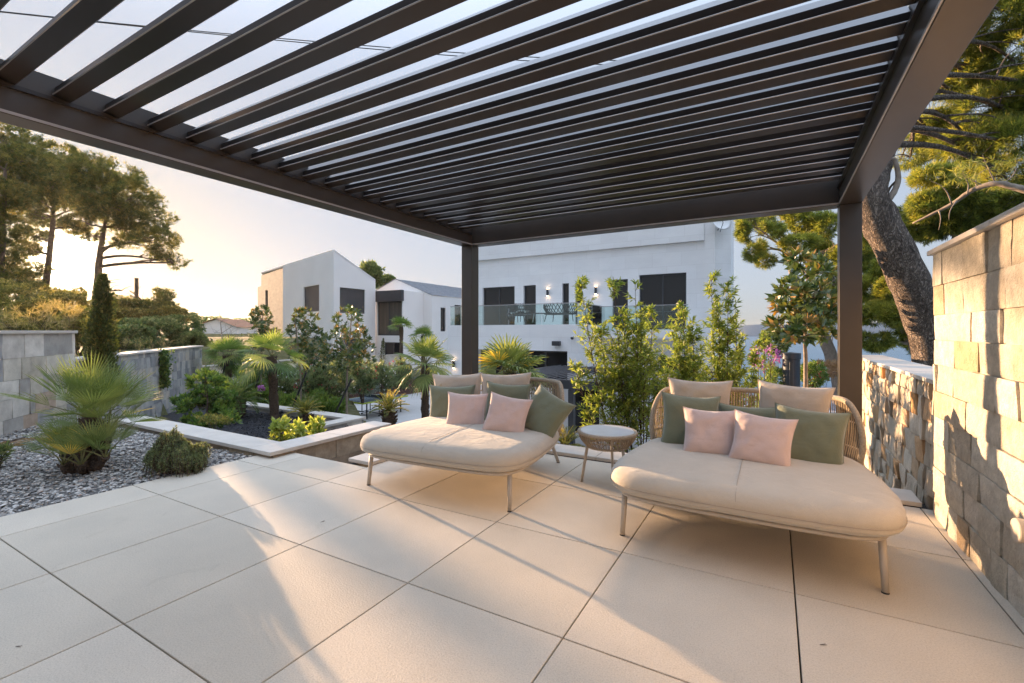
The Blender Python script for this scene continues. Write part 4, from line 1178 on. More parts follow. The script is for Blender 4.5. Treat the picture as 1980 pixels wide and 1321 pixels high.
def tree(name,label,cat,trunk,rad,clumps,mat,bark,n,k,L,W,spread=0.8,group=None,shell=0.4,gate=0.15,gs=1.2,up=0.5,limb=0.35,subs=6,branch=True,nside=9,jit=0.12):
    """trunk polyline + a limb to every leaf clump; clumps: (centre, (rx,ry,rz))"""
    base=Vector(trunk[0]); t=thing(name,label,cat,base,0,group)
    tp=spline(trunk,5) if len(trunk)>2 else [Vector(p) for p in trunk]
    m=len(tp); rr=[]
    for i in range(m):
        f=i/(m-1)*(len(rad)-1); a=int(min(f,len(rad)-2)); rr.append(rad[a]+(rad[a+1]-rad[a])*(f-a))
    w_=MB(); w_.tube([tuple(p) for p in tp],rr,nside if rr[0]<0.2 else 20,jit=jit)
    cr=MB()
    tot=sum(r[0]*r[1]+r[0]*r[2] for c,r in clumps)
    for c,r in clumps:
        c=Vector(c)
        if branch:
            best=min(range(m),key=lambda i:(tp[i]-c).length+max(0,tp[i].z-c.z+0.2*r[2])*3)
            a=tp[best]; r0=min(rr[best]*0.6,limb*0.2+0.012*(a-c).length*limb*5)
            tip=c-Vector((0,0,r[2]*.25))
            pts=bez(a,tip,0.06,7,0.08)
            w_.tube([tuple(p) for p in pts],[r0*(1-0.65*i/7) for i in range(8)],7,jit=.1)
            for s_ in range(subs):
                e=c+Vector((random.uniform(-.85,.85)*r[0],random.uniform(-.85,.85)*r[1],random.uniform(-.4,.75)*r[2]))
                st=pts[random.randint(3,7)]
                w_.tube([tuple(p) for p in bez(st,e,0.08,5,0.1)],[r0*.38*(1-.75*i/5) for i in range(6)],5)
        nn=max(6,int(n*(r[0]*r[1]+r[0]*r[2])/tot))
        Q=sun_lane(clump_points(c,r,nn,shell,gate,gs))
        if not len(Q): continue
        out=unit((Q-np.array(c))/np.array(r))+np.array([0,0,up])
        cs=rng.uniform(0.35,0.65)
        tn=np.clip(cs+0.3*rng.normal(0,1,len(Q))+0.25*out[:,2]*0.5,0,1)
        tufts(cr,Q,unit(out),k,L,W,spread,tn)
    local(w_,t).build('trunk',bark,t,smooth=True)
    local(cr,t).build('crown',mat,t)
    return t
def px_clumps(L, d, dz=None):
    """clumps given as (photo x, photo y, radius x, radius y[, extra depth]) at depth d metres"""
    out=[]
    for q in L:
        x,y,rx,ry=q[:4]; dd=d+(q[4] if len(q)>4 else random.uniform(-.06,.06)*d)
        s=dd/894
        out.append((at_d(x,y,dd),(rx*s,rx*s,ry*s)))
    return out
def px_line(L,d): return [tuple(at_d(q[0],q[1],q[2] if len(q)>2 else d)) for q in L]

# ---- left pines against the sun (a clear gap is left low between the trunks, as in the photo)
tree('pine_tree','tall backlit pine with long branch reaching right, right of the sun','tree',
  px_line([(183,650),(186,590),(190,540),(192,500),(200,450),(210,400)],31),[.30,.26,.22,.18,.12,.06],
  px_clumps([(205,365,55,38),(255,375,45,34),(170,345,45,36),(225,410,50,25),(280,425,45,26),(310,465,32,22),(335,505,24,15),(270,470,40,18),(230,340,38,26),(250,445,50,16),(300,500,30,10),(185,400,45,22),(165,430,34,12),(240,400,60,34),(190,330,40,26),(215,545,26,10),(235,560,22,10),(170,455,24,8)],31),
  L_PINEF,M_BARK_FAR,7200,11,0.24,0.032,0.75,'backlit pines at the left',gate=0.17,gs=.9)
tree('pine_tree','backlit pine left of the sun with thin curved trunk','tree',
  px_line([(80,660),(84,600),(90,540),(97,480),(103,420),(100,370)],33),[.26,.24,.2,.16,.12,.06],
  px_clumps([(100,335,42,32),(60,350,42,34),(140,330,40,32),(80,385,42,20),(125,375,40,20),(40,400,34,24),(120,300,30,18),(150,400,30,14),(62,425,30,14),(60,455,30,12),(140,440,26,10),(40,480,30,14),(70,520,24,12),(30,545,36,18),(110,345,50,30)],33),
  L_PINEF,M_BARK_FAR,7200,11,0.24,0.032,0.75,'backlit pines at the left',gate=0.17,gs=.9)
tree('pine_tree','tallest dark pine at the left edge of the picture','tree',
  px_line([(-12,680),(-8,600),(-2,520),(5,430),(10,330)],24),[.26,.24,.2,.14,.06],
  px_clumps([(20,275,50,32),(-30,290,60,40),(45,305,32,24),(10,330,55,28),(-20,370,60,30),(15,390,34,24),(0,440,40,26),(-20,490,50,26),(8,530,36,24),(-40,560,50,36)],24),
  L_PINEF,M_BARK_FAR,6500,10,0.2,0.035,0.75,'backlit pines at the left',gate=0.05,gs=.9)
tree('pine_tree','low round bushy pine beside the wooden pole','tree',
  px_line([(285,660),(284,620),(282,590)],36),[.2,.16,.1],
  px_clumps([(280,585,45,30),(245,600,38,30),(312,600,26,24),(225,575,26,18),(250,560,26,14),(300,575,28,18),(215,610,30,24)],36),
  L_PINEF,M_BARK_FAR,4200,10,0.24,0.05,0.8,gate=0.0)
# brush beyond the left walls: one object per bush
def bush(name,label,cat,c,r,n,mat,L,W,k=4,group=None,shell=0.5,gate=0.1,stem=True,spread=0.9,base_z=None,up=.4,gs=1.5):
    c=Vector(c); bz=c.z-r[2] if base_z is None else base_z
    t=thing(name,label,cat,(c.x,c.y,bz),0,group)
    m_=MB(); Q=sun_lane(clump_points(c,r,n,shell,gate,gs))
    if len(Q)<5: Q=clump_points((c.x,c.y,bz+.1),(r[0],r[1],.1),n//4,0,0)
    out=unit((Q-np.array(c))/np.array(r))+np.array([0,0,up])
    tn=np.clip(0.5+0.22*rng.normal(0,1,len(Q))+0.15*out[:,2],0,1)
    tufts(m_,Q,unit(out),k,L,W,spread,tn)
    local(m_,t).build('foliage',mat,t)
    if stem:
        m_=MB()
        for i in range(9):
            e=c+Vector((random.uniform(-.7,.7)*r[0],random.uniform(-.7,.7)*r[1],random.uniform(-.3,.6)*r[2]))
            m_.tube([tuple(p) for p in bez((c.x+random.uniform(-.1,.1)*r[0],c.y+random.uniform(-.1,.1)*r[1],bz-.02),e,.05,4,.1)],[.012+.012*r[2],.006+.006*r[2],.004,.003,.003],5)
        local(m_,t).build('stem',M_BARK_D,t)
    return t
brush=[ (180,585,36,26,30,L_WILD,'olive sunlit shrub crown right behind the cypress'),(60,575,46,26,26,L_PINEF,'dark low pine scrub between the two left trunks'),(335,610,26,18,34,L_WILD,'yellowish far shrub right of the wooden pole'),(20,640,40,30,15,L_WILD,'yellow green bush just over the high left wall at the edge'),
  (20,600,60,55,20,L_WILD,'broad sunlit wild bush behind the high left wall, at the picture edge'),
 (75,615,40,34,17,L_WILD,'olive wild bush behind the left wall below the left pine trunk'),
 (120,600,38,32,22,L_WILD,'sun flecked wild bush directly below the sun'),
 (155,640,30,42,15,L_WILD,'tall wispy bush just right of the high left wall end'),
 (235,645,38,36,19,L_DARK,'dark leafy bush right of the cypress'),
 (240,605,30,22,27,L_WILD,'olive bush below the round pine, left of the pole'),
 (275,640,36,34,22,L_DARK,'dark green bush under the wooden pole'),
 (315,640,34,32,24,L_DARK,'rounded shrub left of the small dark end shrub'),
 (350,635,30,28,26,L_DARK,'last dark shrub of the brush before the pale cottage'),
 (372,662,22,18,24,L_DARK,'small low shrub at the end of the blue grey wall'),
 (232,665,34,24,13,L_GRASS,'pale dry weeds leaning over the grey wall, nearest the cypress'),
 (290,662,36,22,16,L_GRASS,'pale dry weeds above the creeper on the grey wall'),
 (45,622,44,22,11,L_GRASS,'dry red tinged weeds peeping over the high left wall'),
 (110,612,30,26,12,L_GRASS,'bright dry stalks over the end of the high left wall')]
for x,y,rx,ry,d,mt,lab in brush:
    s=d/894; c=at_d(x,y,d)
    nm = 'weed_clump' if mt is L_GRASS else 'wild_shrub'
    bush(nm,lab,'weeds' if mt is L_GRASS else 'shrub',c,(rx*s,rx*s*1.1,ry*s),int(40+rx*1.6) if mt is L_GRASS else int(1800+rx*30),mt,0.22 if mt is L_GRASS else 0.12,0.010 if mt is L_GRASS else .045,5,'brush beyond the left walls',base_z=min(c.z-ry*s,0.5),up=1.2 if mt is L_GRASS else .3,gate=.15,gs=1.1)
# distant low tree line behind the cottage and behind the gabled houses
for x,y,rx,ry,d,lab in ((395,622,45,9,95,'hazy distant tree clump on the horizon above the cottage'),(470,625,40,8,110,'hazy distant tree clump left of the tall gabled house'),(715,530,22,20,46,'dark round tree top behind the tall gabled roof'),(745,545,16,10,50,'small tree top between the two gable roofs')):
    s=d/894; c=at_d(x,y,d); 
    tree('distant_tree',lab,'tree',[(c.x,c.y,-1.5),(c.x+.1,c.y,(c.z-1.5)/2),(c.x,c.y,c.z)],[.25,.2,.1],[(c,(rx*s,rx*s,ry*s)),(c+Vector((rx*s*.5,0,-ry*s*.4)),(rx*s*.6,rx*s*.6,ry*s*.8))],L_DARK,M_BARK_FAR,700,6,.45,.16,gate=.05)

# ---- cypress in front of the grey wall
def cypress(label,base,top,rad,n,mat=L_CYP,name='cypress'):
    base=Vector(base); t=thing(name,label,'tree',base)
    m_=MB(); H=top-base.z
    m_.tube([tuple(base),tuple(base+Vector((0,0,H*.5))),tuple(base+Vector((.02,0,H*.95)))],[rad*.22,rad*.14,.01],8); local(m_,t).build('trunk',M_BARK_D,t)
    h=rng.random(n)**0.9; prof_=np.interp(h,[0,.08,.25,.6,.85,1],[.8,1,.95,.62,.36,.05])
    a=rng.uniform(0,2*np.pi,n); rr=prof_*rad*rng.uniform(.35,1.05,n)*(1+.18*np.sin(a*3+h*14))
    lean=(h*H)*0.07; rr=rr*np.array([1+.5*mnoise.noise(Vector((math.cos(x)*1.2,math.sin(x)*1.2,y*4))) for x,y in zip(a,h)]); rr=rr*(1+.25*rng.normal(0,1,n)*(h>.5))
    Q=np.stack([base.x+rr*np.cos(a)+lean,base.y+rr*np.sin(a),base.z+h*H],1)
    out=unit(np.stack([np.cos(a)*.5,np.sin(a)*.5,np.ones(n)],1))
    m_=MB(); tufts(m_,Q,out,5,rad*.28,rad*.07,.35,np.clip(rng.normal(.45,.25,n),0,1)); local(m_,t).build('crown',mat,t)
    return t
cb=at_d(192,720,8.6)
cypress('slim dark leaning cypress standing between the fan palm and the grey wall',(cb.x,cb.y,-0.05),at_d(192,535,8.6).z,.26,4800)
cb=at_d(1212/4.714+480,700,27); cypress('small slim cypress in front of the glazed link block',(cb.x,cb.y,-1.5),at_d(738,655,27).z,.22,900)
cb=at_d(693,700,24); cypress('small slim dark cypress right of the magnolia crowns',(cb.x,cb.y,-1.5),at_d(693,672,24).z,.26,900)

# ---- palms -----------------------------------------------------------------
def fan_leaf(mb, st, hub, dirv, Rr, nseg, arc, tint, droop=0.25, stem_r=0.008, width=1.0, cup=.12):
    """petiole from st to hub, then a pleated fan"""
    hub=Vector(hub); dirv=Vector(dirv).normalized()
    st.tube([tuple(p) for p in (hub[0:3],)] if False else [tuple(dirv*0)]*0 or [tuple(hub-dirv*0.001),tuple(hub+dirv*0.02)],stem_r,4) if False else None
    upv=Vector((0,0,1))
    side=dirv.cross(upv)
    if side.length<0.15: side=Vector((random.uniform(-1,1),random.uniform(-1,1),0))
    side.normalize()
    roll=random.uniform(-.5,.5); side=(side*math.cos(roll)+dirv.cross(side)*math.sin(roll)).normalized()
    nrm=side.cross(dirv).normalized()
    Q=[]
    T=[]
    for i in range(nseg):
        f=(i+.5)/nseg*2-1
        a=f*arc
        dth=arc*2/nseg
        rl=Rr*(1-.22*abs(f)**2)*random.uniform(.93,1.05)
        e=dirv*math.cos(a)+side*math.sin(a)
        pe=-dirv*math.sin(a)+side*math.cos(a)
        cupv=nrm*cup
        alt=(0.25 if i%2 else -0.25)
        def pt(r,lat,dr):
            return hub+e*r+pe*lat+cupv*(r*abs(f))+Vector((0,0,-dr*Rr))
        w1=.5*dth*rl*.5*width*1.05
        zt=nrm*alt*w1
        a0=pt(rl*.02,0,0)
        L_=pt(rl*.5,-w1,droop*.12)+zt; R_=pt(rl*.5,w1,droop*.12)-zt
        w2=w1*.62
        L2=pt(rl*.78,-w2,droop*.42)+zt; R2=pt(rl*.78,w2,droop*.42)-zt
        tp_=pt(rl,0,droop*random.uniform(.8,1.4))
        Q.append((a0,a0,R_,L_)); Q.append((L_,R_,R2,L2)); Q.append((L2,R2,tp_,tp_))
        tt=min(1,max(0,tint+random.uniform(-.1,.1))); T+= [tt,tt,tt]
    A_=np.array([[tuple(v) for v in q] for q in Q])
    A_[:,1]=A_[:,1]+1e-4; A_[:,3]=A_[:,3]-0
    mb.quads(A_,np.array(T))
def fan_palm(label,base,top,tr,Rr,nleaf,mat,pet=0.35,cat='palm',lean=(0,0),name='fan_palm',group=None,emin=-25,skirt=0.0,nseg=20,yellow=0.1,thick_trunk=True):
    base=Vector(base); t=thing(name,label,cat,base,0,group)
    crown=Vector((base.x+lean[0],base.y+lean[1],top))
    m_=MB()
    if top-base.z>0.1:
        pts=[base.lerp(crown,i/14) for i in range(15)]
        m_.tube([tuple(p) for p in pts],[tr*(1.12 if i==0 else (1.0+.10*random.uniform(-1,1)+ (0.15 if i>11 else 0))) for i in range(15)],14,jit=.08)
        # old leaf base stubs
        H=crown.z-base.z; n=int(H/0.05)
        for i in range(n*3):
            f=random.random(); a=random.uniform(0,2*math.pi); p=base.lerp(crown,f)
            o=Vector((math.cos(a),math.sin(a),0)); q=p+o*tr*.9
            m_.tube([tuple(q),tuple(q+o*tr*.25+Vector((0,0,tr*.55)))],[tr*.16,tr*.05],4)
    st=MB(); lf=MB()
    ga=math.pi*(3-math.sqrt(5))
    for i in range(nleaf):
        f=(i+.5)/nleaf
        el=R(80-(80-emin)*f**.85); az=i*ga+random.uniform(-.25,.25)
        d=Vector((math.cos(az)*math.cos(el),math.sin(az)*math.cos(el),math.sin(el)))
        pl=pet*random.uniform(.75,1.15)*(0.75+.4*f)
        hub=crown+d*pl
        mid=crown+d*pl*.5+Vector((0,0,.04*pl))
        st.tube([tuple(crown),tuple(mid),tuple(hub)],[.012*Rr/.5,.009*Rr/.5,.006*Rr/.5],4)
        ld=(d+Vector((0,0,-.25*f))).normalized()
        tint=random.uniform(.35,.85) if random.random()>yellow else random.uniform(.9,1)
        fan_leaf(lf,st,hub,ld,Rr*random.uniform(.85,1.1),nseg,R(random.uniform(75,105)),tint,droop=.08+.30*f*random.uniform(.6,1.3),width=.86)
    if skirt:
        for i in range(int(nleaf*.3)):
            az=random.uniform(0,2*math.pi); el=R(random.uniform(-75,-35)); d=Vector((math.cos(az)*math.cos(el),math.sin(az)*math.cos(el),math.sin(el)))
            fan_leaf(lf,st,crown+d*pet*.5-Vector((0,0,.05)),d,Rr*.7,16,R(60),random.uniform(0.0,.3),droop=.3)
    if len(m_.v): local(m_,t).build('trunk',M_BARK_PALM,t)
    local(st,t).build('petiole',M_PETI,t)
    local(lf,t).build('leaf_crown',mat,t)
    return t
M_PETI=simple('palm_petiole',(0.17,0.17,0.06),(0.09,0.10,0.035),8,.5)
pB=at_d(531,806,11.5)
fan_palm('fan palm with brown trunk in the middle of the black gravel bed',(pB.x,pB.y,-.83),at_d(524,690,11.5).z,.10,.52,16,L_PALMG,pet=.42,lean=(-.12,0),skirt=1,emin=-35,yellow=.06)
pA=at_d(440,760,15); 
fan_palm('smaller fan palm with prop stakes behind the bright green shrub',(pA.x,pA.y,-1.3),at_d(438,688,15).z,.11,.50,22,L_PALMG,pet=.36,emin=-20,skirt=1)
pD=at_d(822,812,11.9)
fan_palm('sunlit fan palm rising on the patio directly left of the left daybed',(pD.x,pD.y,-2.5),at_d(822,706,11.9).z,.10,.62,19,L_PALM,pet=.42,emin=-35,skirt=1,yellow=.03)
pE=at_d(985,800,7.6)
fan_palm('low bright fan palm spreading behind the left daybed, right of the pergola post',(pE.x,pE.y,-1.6),at_d(985,722,7.6).z,.09,.50,20,L_PALM,pet=.28,emin=-15,yellow=.03,skirt=1)
pF=at_d(1400/4.714+480,640,24)
for (px,py,lab) in ((776,632,'small distant palm with upright fronds before the second gabled house'),(818,650,'small distant palm low beside the white side wall')):
    q=at_d(px,py,26); fan_palm(lab,(q.x,q.y,-1.6),q.z,.1,.55,16,L_PALMG,pet=.3,emin=0,nseg=14)
# big dwarf fan palm in the pebbles (several stems)
def dwarf_palm():
    b=at_z(165,905,0)
    t=thing('dwarf_fan_palm','large multi stemmed dwarf fan palm growing in the pebble bed','palm',b)
    tr=MB(); st=MB(); lf=MB()
    heads=[((0.0,0.0),(0.04,0.02,.58),.065,20,.60),((-.05,.10),(-.10,.16,.46),.065,9,.50),((.12,.05),(.20,.14,.42),.06,9,.50),((-.12,-.02),(-.30,-.10,.12),.045,9,.40),((.1,-.05),(.26,-.12,.10),.045,8,.38),((0,-.1),(.02,-.2,.08),.05,7,.34),((-.2,.05),(-.42,.02,.14),.04,8,.44),((.15,.0),(.40,.05,.16),.04,8,.44)]
    for (bx,by),(hx,hy,hz),rr,n,RR in heads:
        A=b+Vector((bx,by,-.02)); H=b+Vector((hx,hy,hz))
        pts=[A.lerp(H,i/8)+Vector((0,0,.02*math.sin(i))) for i in range(9)]
        tr.tube([tuple(p) for p in pts],[rr*random.uniform(.85,1.15) for _ in pts],11,jit=.12)
        for i in range(int(90*hz/.6)):
            p=A.lerp(H,random.random()); a=random.uniform(0,6.28); o=Vector((math.cos(a),math.sin(a),0))
            tr.tube([tuple(p+o*rr*.8),tuple(p+o*rr*1.35+Vector((0,0,.05)))],[.018,.005],4)
        ga=2.39996
        for i in range(n):
            f=(i+.5)/n; el=R(82-66*f**.9 if hz>.3 else 75-45*f); az=i*ga+random.uniform(-.3,.3)
            d=Vector((math.cos(az)*math.cos(el),math.sin(az)*math.cos(el),math.sin(el)))
            pl=(.33 if hz>.3 else .22)*random.uniform(.75,1.25)
            hub=H+d*pl; st.tube([tuple(H),tuple(H+d*pl*.5+Vector((0,0,.015))),tuple(hub)],[.011,.007,.005],4)
            tint=random.uniform(.3,.9) if random.random()>.06 else .97
            fan_leaf(lf,st,hub,(d+Vector((0,0,-.1*f))),RR*random.uniform(.62,.85),24,R(random.uniform(50,78)),tint,droop=random.uniform(.01,.08),width=.6,cup=.25)
    # one yellow frond reaching right
    H=b+Vector((.05,.02,.50)); d=(at_d(255,785,b.length*0+5.0)-H).normalized(); hub=H+d*.42
    st.tube([tuple(H),tuple(hub)],[.01,.006],4); fan_leaf(lf,st,hub,d,.40,20,R(45),1.0,droop=.02,width=.8)
    local(tr,t).build('trunk',M_BARK_PALM,t); local(st,t).build('petiole',M_PETI,t); local(lf,t).build('leaf_crown',L_PALM,t)
    t.scale=(.84,.84,.84)
dwarf_palm()
# dry brown frond and small tuft at the picture edge
b=at_z(-30,905,0); t=thing('dry_frond','withered brown palm frond lying over the pebbles at the left edge','frond',b)
st=MB(); lf=MB(); e=at_z(60,850,.10); pts=[tuple(p) for p in bez(b+Vector((0,0,.03)),e,.12,8,0)]
st.tube(pts,[.016-.0012*i for i in range(9)],6)
for i,p in enumerate(pts[2:]):
    for sgn in (-1,1):
        D=np.array([[random.uniform(.2,.6),sgn*.7,-.05]]); leaves(lf,np.array([p]),D,.22,.018,.5)
        D=np.array([[random.uniform(.4,.9),sgn*.5,.02]]); leaves(lf,np.array([p]),D,.24,.018,.3)
local(st,t).build('stalk',M_BARK_D,t); local(lf,t).build('leaflets',L_DEAD,t)
q=at_z(-6,905,0); bush('small_plant','tiny dark tuft in the pebbles at the left picture edge','plant',q+Vector((0,0,.10)),(.10,.10,.11),260,L_DARK,.06,.010,4,base_z=0)

# ---- cycads
def cycad(label,base,trunk_h,tr,L,n,mat=L_CYCAS,tilt=0,group=None,emin=15):
    base=Vector(base); t=thing('cycad',label,'cycad',base,0,group)
    m_=MB(); top=base+Vector((0,0,trunk_h))
    m_.tube([tuple(base.lerp(top,i/8)) for i in range(9)],[tr*(.9+.25*math.sin(math.pi*i/8)) for i in range(9)],14,jit=.1)
    for i in range(110):
        f=random.random(); a=random.uniform(0,6.28); p=base.lerp(top,f); o=Vector((math.cos(a),math.sin(a),0)); m_.tube([tuple(p+o*tr*.9),tuple(p+o*tr*1.35+Vector((0,0,.04)))],[tr*.18,tr*.06],4)
    lf=MB(); st=MB()
    for i in range(n):
        f=(i+.5)/n; az=i*2.39996+random.uniform(-.2,.2); el=R(84-(84-emin)*f)
        Lk=L*random.uniform(.85,1.1); pts=[]; p=top.copy(); ea=el
        for k in range(13):
            pts.append(p.copy()); d=Vector((math.cos(az)*math.cos(ea),math.sin(az)*math.cos(ea),math.sin(ea))); p=p+d*Lk/12; ea-=R(2.2+3.5*f)
        st.tube([tuple(q) for q in pts],[.006*(1-.06*k) for k in range(13)],4)
        tint=random.uniform(.3,.95)
        sd=Vector((-math.sin(az),math.cos(az),0))
        Pn=[];D=[]
        for k in range(2,12):
            for h in (0,.33,.66):
                q=pts[k].lerp(pts[k+1] if k<12 else pts[k],h); tdir=(pts[min(k+1,12)]-pts[k-1]).normalized()
                for s_ in (-1,1):
                    Pn.append(tuple(q)); D.append(tuple(tdir*.75+sd*s_*.8+Vector((0,0,.25))))
        ll=L*.26*np.interp(np.repeat(np.arange(2,12),6),[2,5,11],[.6,1,.5])
        leaves(lf,np.array(Pn),np.array(D),ll,L*.022,np.clip(tint+rng.normal(0,.08,len(Pn)),0,1))
    local(m_,t).build('trunk',M_BARK_PALM,t); local(st,t).build('rachis',M_PETI,t); local(lf,t).build('fronds',mat,t)
    return t
q=at_d(590,824,10.3); cycad('cycad with upright golden green fronds on the black gravel',(q.x,q.y,-.83),.30,.14,.44,34,emin=32)
q=at_d(752,822,8.6); cycad('cycad with spiky golden fronds at the end of the near coping',(q.x,q.y,-1.2),at_d(752,796,8.6).z+1.2,.12,.40,32,emin=25)
q=at_d(457,806,11.6); cycad('dark drooping cycad half hidden behind the bright green shrub',(q.x,q.y,-.83),.45,.17,.75,30,mat=L_PALMG,emin=0)
q=at_d(1092,850,6.2); cycad('small cycad peeping out under the right edge of the left daybed',(q.x,q.y,-1.0),.78,.10,.36,20,emin=10)

# ---- rosemary mound in the pebbles
def rosemary():
    b=at_z(345,908,0); t=thing('rosemary_bush','drooping grey green rosemary mound at the edge of the paving','shrub',b)
    lf=MB(); st=MB(); n=420
    for i in range(n):
        a=random.uniform(0,6.28); rr=random.random()**.55
        s=b+Vector((math.cos(a)*rr*.24,math.sin(a)*rr*.15,0.0))
        H=.36*(1-.42*rr*rr)*(.78+.5*mnoise.noise(Vector((s.x*7,s.y*7,2))))*random.uniform(.8,1.12)
        o=Vector((math.cos(a),math.sin(a),0))*rr
        top=s+o*.07+Vector((0,0,H)); end=top+o*random.uniform(.02,.06)-Vector((0,0,random.uniform(.0,.30)*rr))
        pts=spline([s,s.lerp(top,.6)+o*.05,top,end],6)
        st.tube([tuple(p) for p in pts],.0026,4)
        m=64; idx=rng.uniform(2,len(pts)-1.01,m); P0=np.array([tuple(pts[int(k)].lerp(pts[int(k)+1],k%1)) for k in idx])
        D=rng.normal(0,.7,(m,3))+np.array([0,0,.5])+np.array(o)*.5; leaves(lf,P0,D,.026,.0055,np.clip(rng.normal(random.uniform(.3,.85),.15,m),0,1))
    local(st,t).build('stem',M_BARK_D,t); local(lf,t).build('foliage',L_ROSE,t)
rosemary()

# ---- bright layered shrub by the near planter, lime shrubs, etc.
q=at_d(400,770,8.6)
tree('leafy_shrub','bright green layered shrub behind the near coping, left of the palms','shrub',[(q.x,q.y,-.83),(q.x,q.y,-.4),(q.x+.03,q.y,.1)],[.03,.022,.012],
  px_clumps([(400,740,30,13),(385,760,32,12),(425,765,30,12),(372,785,26,12),(405,790,36,12),(432,788,22,12),(362,775,22,10),(415,815,36,10),(385,812,30,10),(400,725,16,8),(440,805,16,9)],8.6),L_SHRUB,M_BARK_D,620,7,.10,.04,.7,limb=.08,gate=.12,gs=3,up=.9)
for px,py,dd_,sz,lab in ((545,832,6.3,.16,'small lime green seedling shrub nearest the near coping corner'),(575,838,6.6,.14,'small lime green shrub in the middle of the three by the coping'),(612,826,6.9,.13,'small lime green shrub furthest right by the coping')):
    q=at_d(px,py,dd_); bush('lime_shrub',lab,'shrub',(q.x,q.y,q.z-.05),(sz*.75,sz*.75,sz*1.5),55,L_LIME,.10,.04,6,'lime green shrubs',shell=.2,gate=0,base_z=-.83,up=1.6,spread=.7)
q=at_d(415,842,7.2); bush('trailing_plant','thin trailing plant spilling over the left part of the near coping','plant',(q.x,q.y,-.02),(.42,.16,.05),150,L_WILD,.05,.012,5,shell=.1,gate=0,base_z=-.3,up=.8)
# creeper on the grey wall
t=thing('wall_creeper','narrow green creeper hanging on the blue grey wall','creeper',at_d(309,740,0.97*11.0))
dwl=(E2-E1); dwl.z=0; dwl.normalize(); nwl=Vector((dwl.y,-dwl.x,0))
m_=MB(); n=900; s0,_d=s_on((Vector((E1.x,E1.y,0)),dwl,nwl),309)
h=rng.random(n); Q=np.stack([np.full(n,E1.x)+dwl.x*(s0+rng.normal(0,.10,n)*(1.1-.3*h))+nwl.x*rng.uniform(.03,.10,n),np.full(n,E1.y)+dwl.y*(s0+rng.normal(0,.10,n)*(1.1-.3*h))+nwl.y*rng.uniform(.03,.10,n),.86-h*.95],1)
tufts(m_,Q,np.repeat(np.array([[nwl.x,nwl.y,-.3]]),n,0),3,.06,.04,.7); local(m_,t).build('foliage',L_SHRUB,t)
m_=MB(); pa=Vector((E1.x,E1.y,0))+dwl*s0+nwl*.03; m_.tube([(pa.x,pa.y,.9),(pa.x+.03,pa.y,.4),(pa.x,pa.y,-.05)],.01,5); local(m_,t).build('stem',M_BARK_D,t)

# ---- magnolias with stakes
def magnolia(label,px,base_py,clumps,d,baseZ=None,n=420,L=.15,W=.055,lean=0,group='young magnolias in the garden bed'):
    n=int(n*.62)
    b=at_d(px,base_py,d); 
    if baseZ is not None: b.z=baseZ
    cl=px_clumps(clumps,d); topc=max(cl,key=lambda c:c[0].z)[0]
    mid=at_d(px,(base_py+clumps[0][1])/2,d)
    return tree('magnolia_tree',label,'tree',[tuple(b),(b.x,b.y,(b.z+topc.z)/2-.2),(topc.x,topc.y,topc.z-.1)],[.035,.028,.012],cl,L_MAG,M_BARK_L,n,9,L,W,.75,group,shell=.2,gate=0,limb=.10,subs=5,up=.6)
magnolia('young magnolia with tall open crown in front of the left grey gable face',581,790,[(590,615,24,16),(575,640,22,16),(605,650,22,16),(580,680,30,20),(612,690,24,20),(562,665,14,16),(595,705,20,10),(570,608,14,10)],14.2,-1.45)
magnolia('young magnolia with wide crown in front of the right window of the tall house',671,806,[(672,615,24,16),(660,645,26,16),(690,650,24,16),(645,680,28,18),(690,685,32,20),(665,700,34,16),(630,660,12,12),(680,602,14,8),(708,665,10,10)],13.6,-1.45)
magnolia('backlit magnolia with dense crown behind the small staked palm',433,770,[(430,615,30,18),(455,640,26,20),(415,640,22,18),(440,660,28,16),(425,600,16,10),(465,620,14,14)],17,-1.5)
magnolia('backlit magnolia between the small palm and the stone wing',505,780,[(505,615,22,14),(490,640,24,18),(520,650,20,16),(500,665,26,14),(508,600,12,8)],18,-1.5)
for (x0,y0,x1,y1,d,lab) in ((648,800,680,733,13.4,'black rod stake leaning right to the wide magnolia'),(572,772,600,700,14.0,'black rod stake leaning beside the tall open magnolia'),(490,762,507,708,16.5,'black rod stake leaning left of the middle palm'),(426,742,440,690,14.8,'black rod stake leaning against the smaller palm')):
    a=at_d(x0,y0,d); b=at_d(x1,y1,d+.1); a2=a+(a-b).normalized()*.35
    m_=MB(); m_.tube([tuple(a2),tuple(b)],.028,8); tag(m_.build('tree_stake',M_STEEL),lab,'stake','black tree stakes')
q=at_d(1562,760,6.6)
tree('magnolia_tree','glossy dark magnolia with rusty leaf undersides left of the right pergola post','tree',[tuple(at_d(1558,770,6.6)-Vector((0,0,1.6))),tuple(at_d(1558,720,6.6)),tuple(at_d(1556,650,6.6)),tuple(at_d(1560,540,6.6))],[.03,.028,.022,.01],
  px_clumps([(1555,520,30,18),(1590,525,22,22),(1530,560,26,20),(1575,570,32,22),(1525,600,30,20),(1570,615,36,24),(1540,640,34,18),(1505,630,16,12),(1600,640,20,22),(1515,575,14,16),(1540,500,18,10),(1590,590,24,24)],6.6),L_MAG,M_BARK_L,250,8,.15,.06,.75,limb=.07,shell=.2,gate=0)

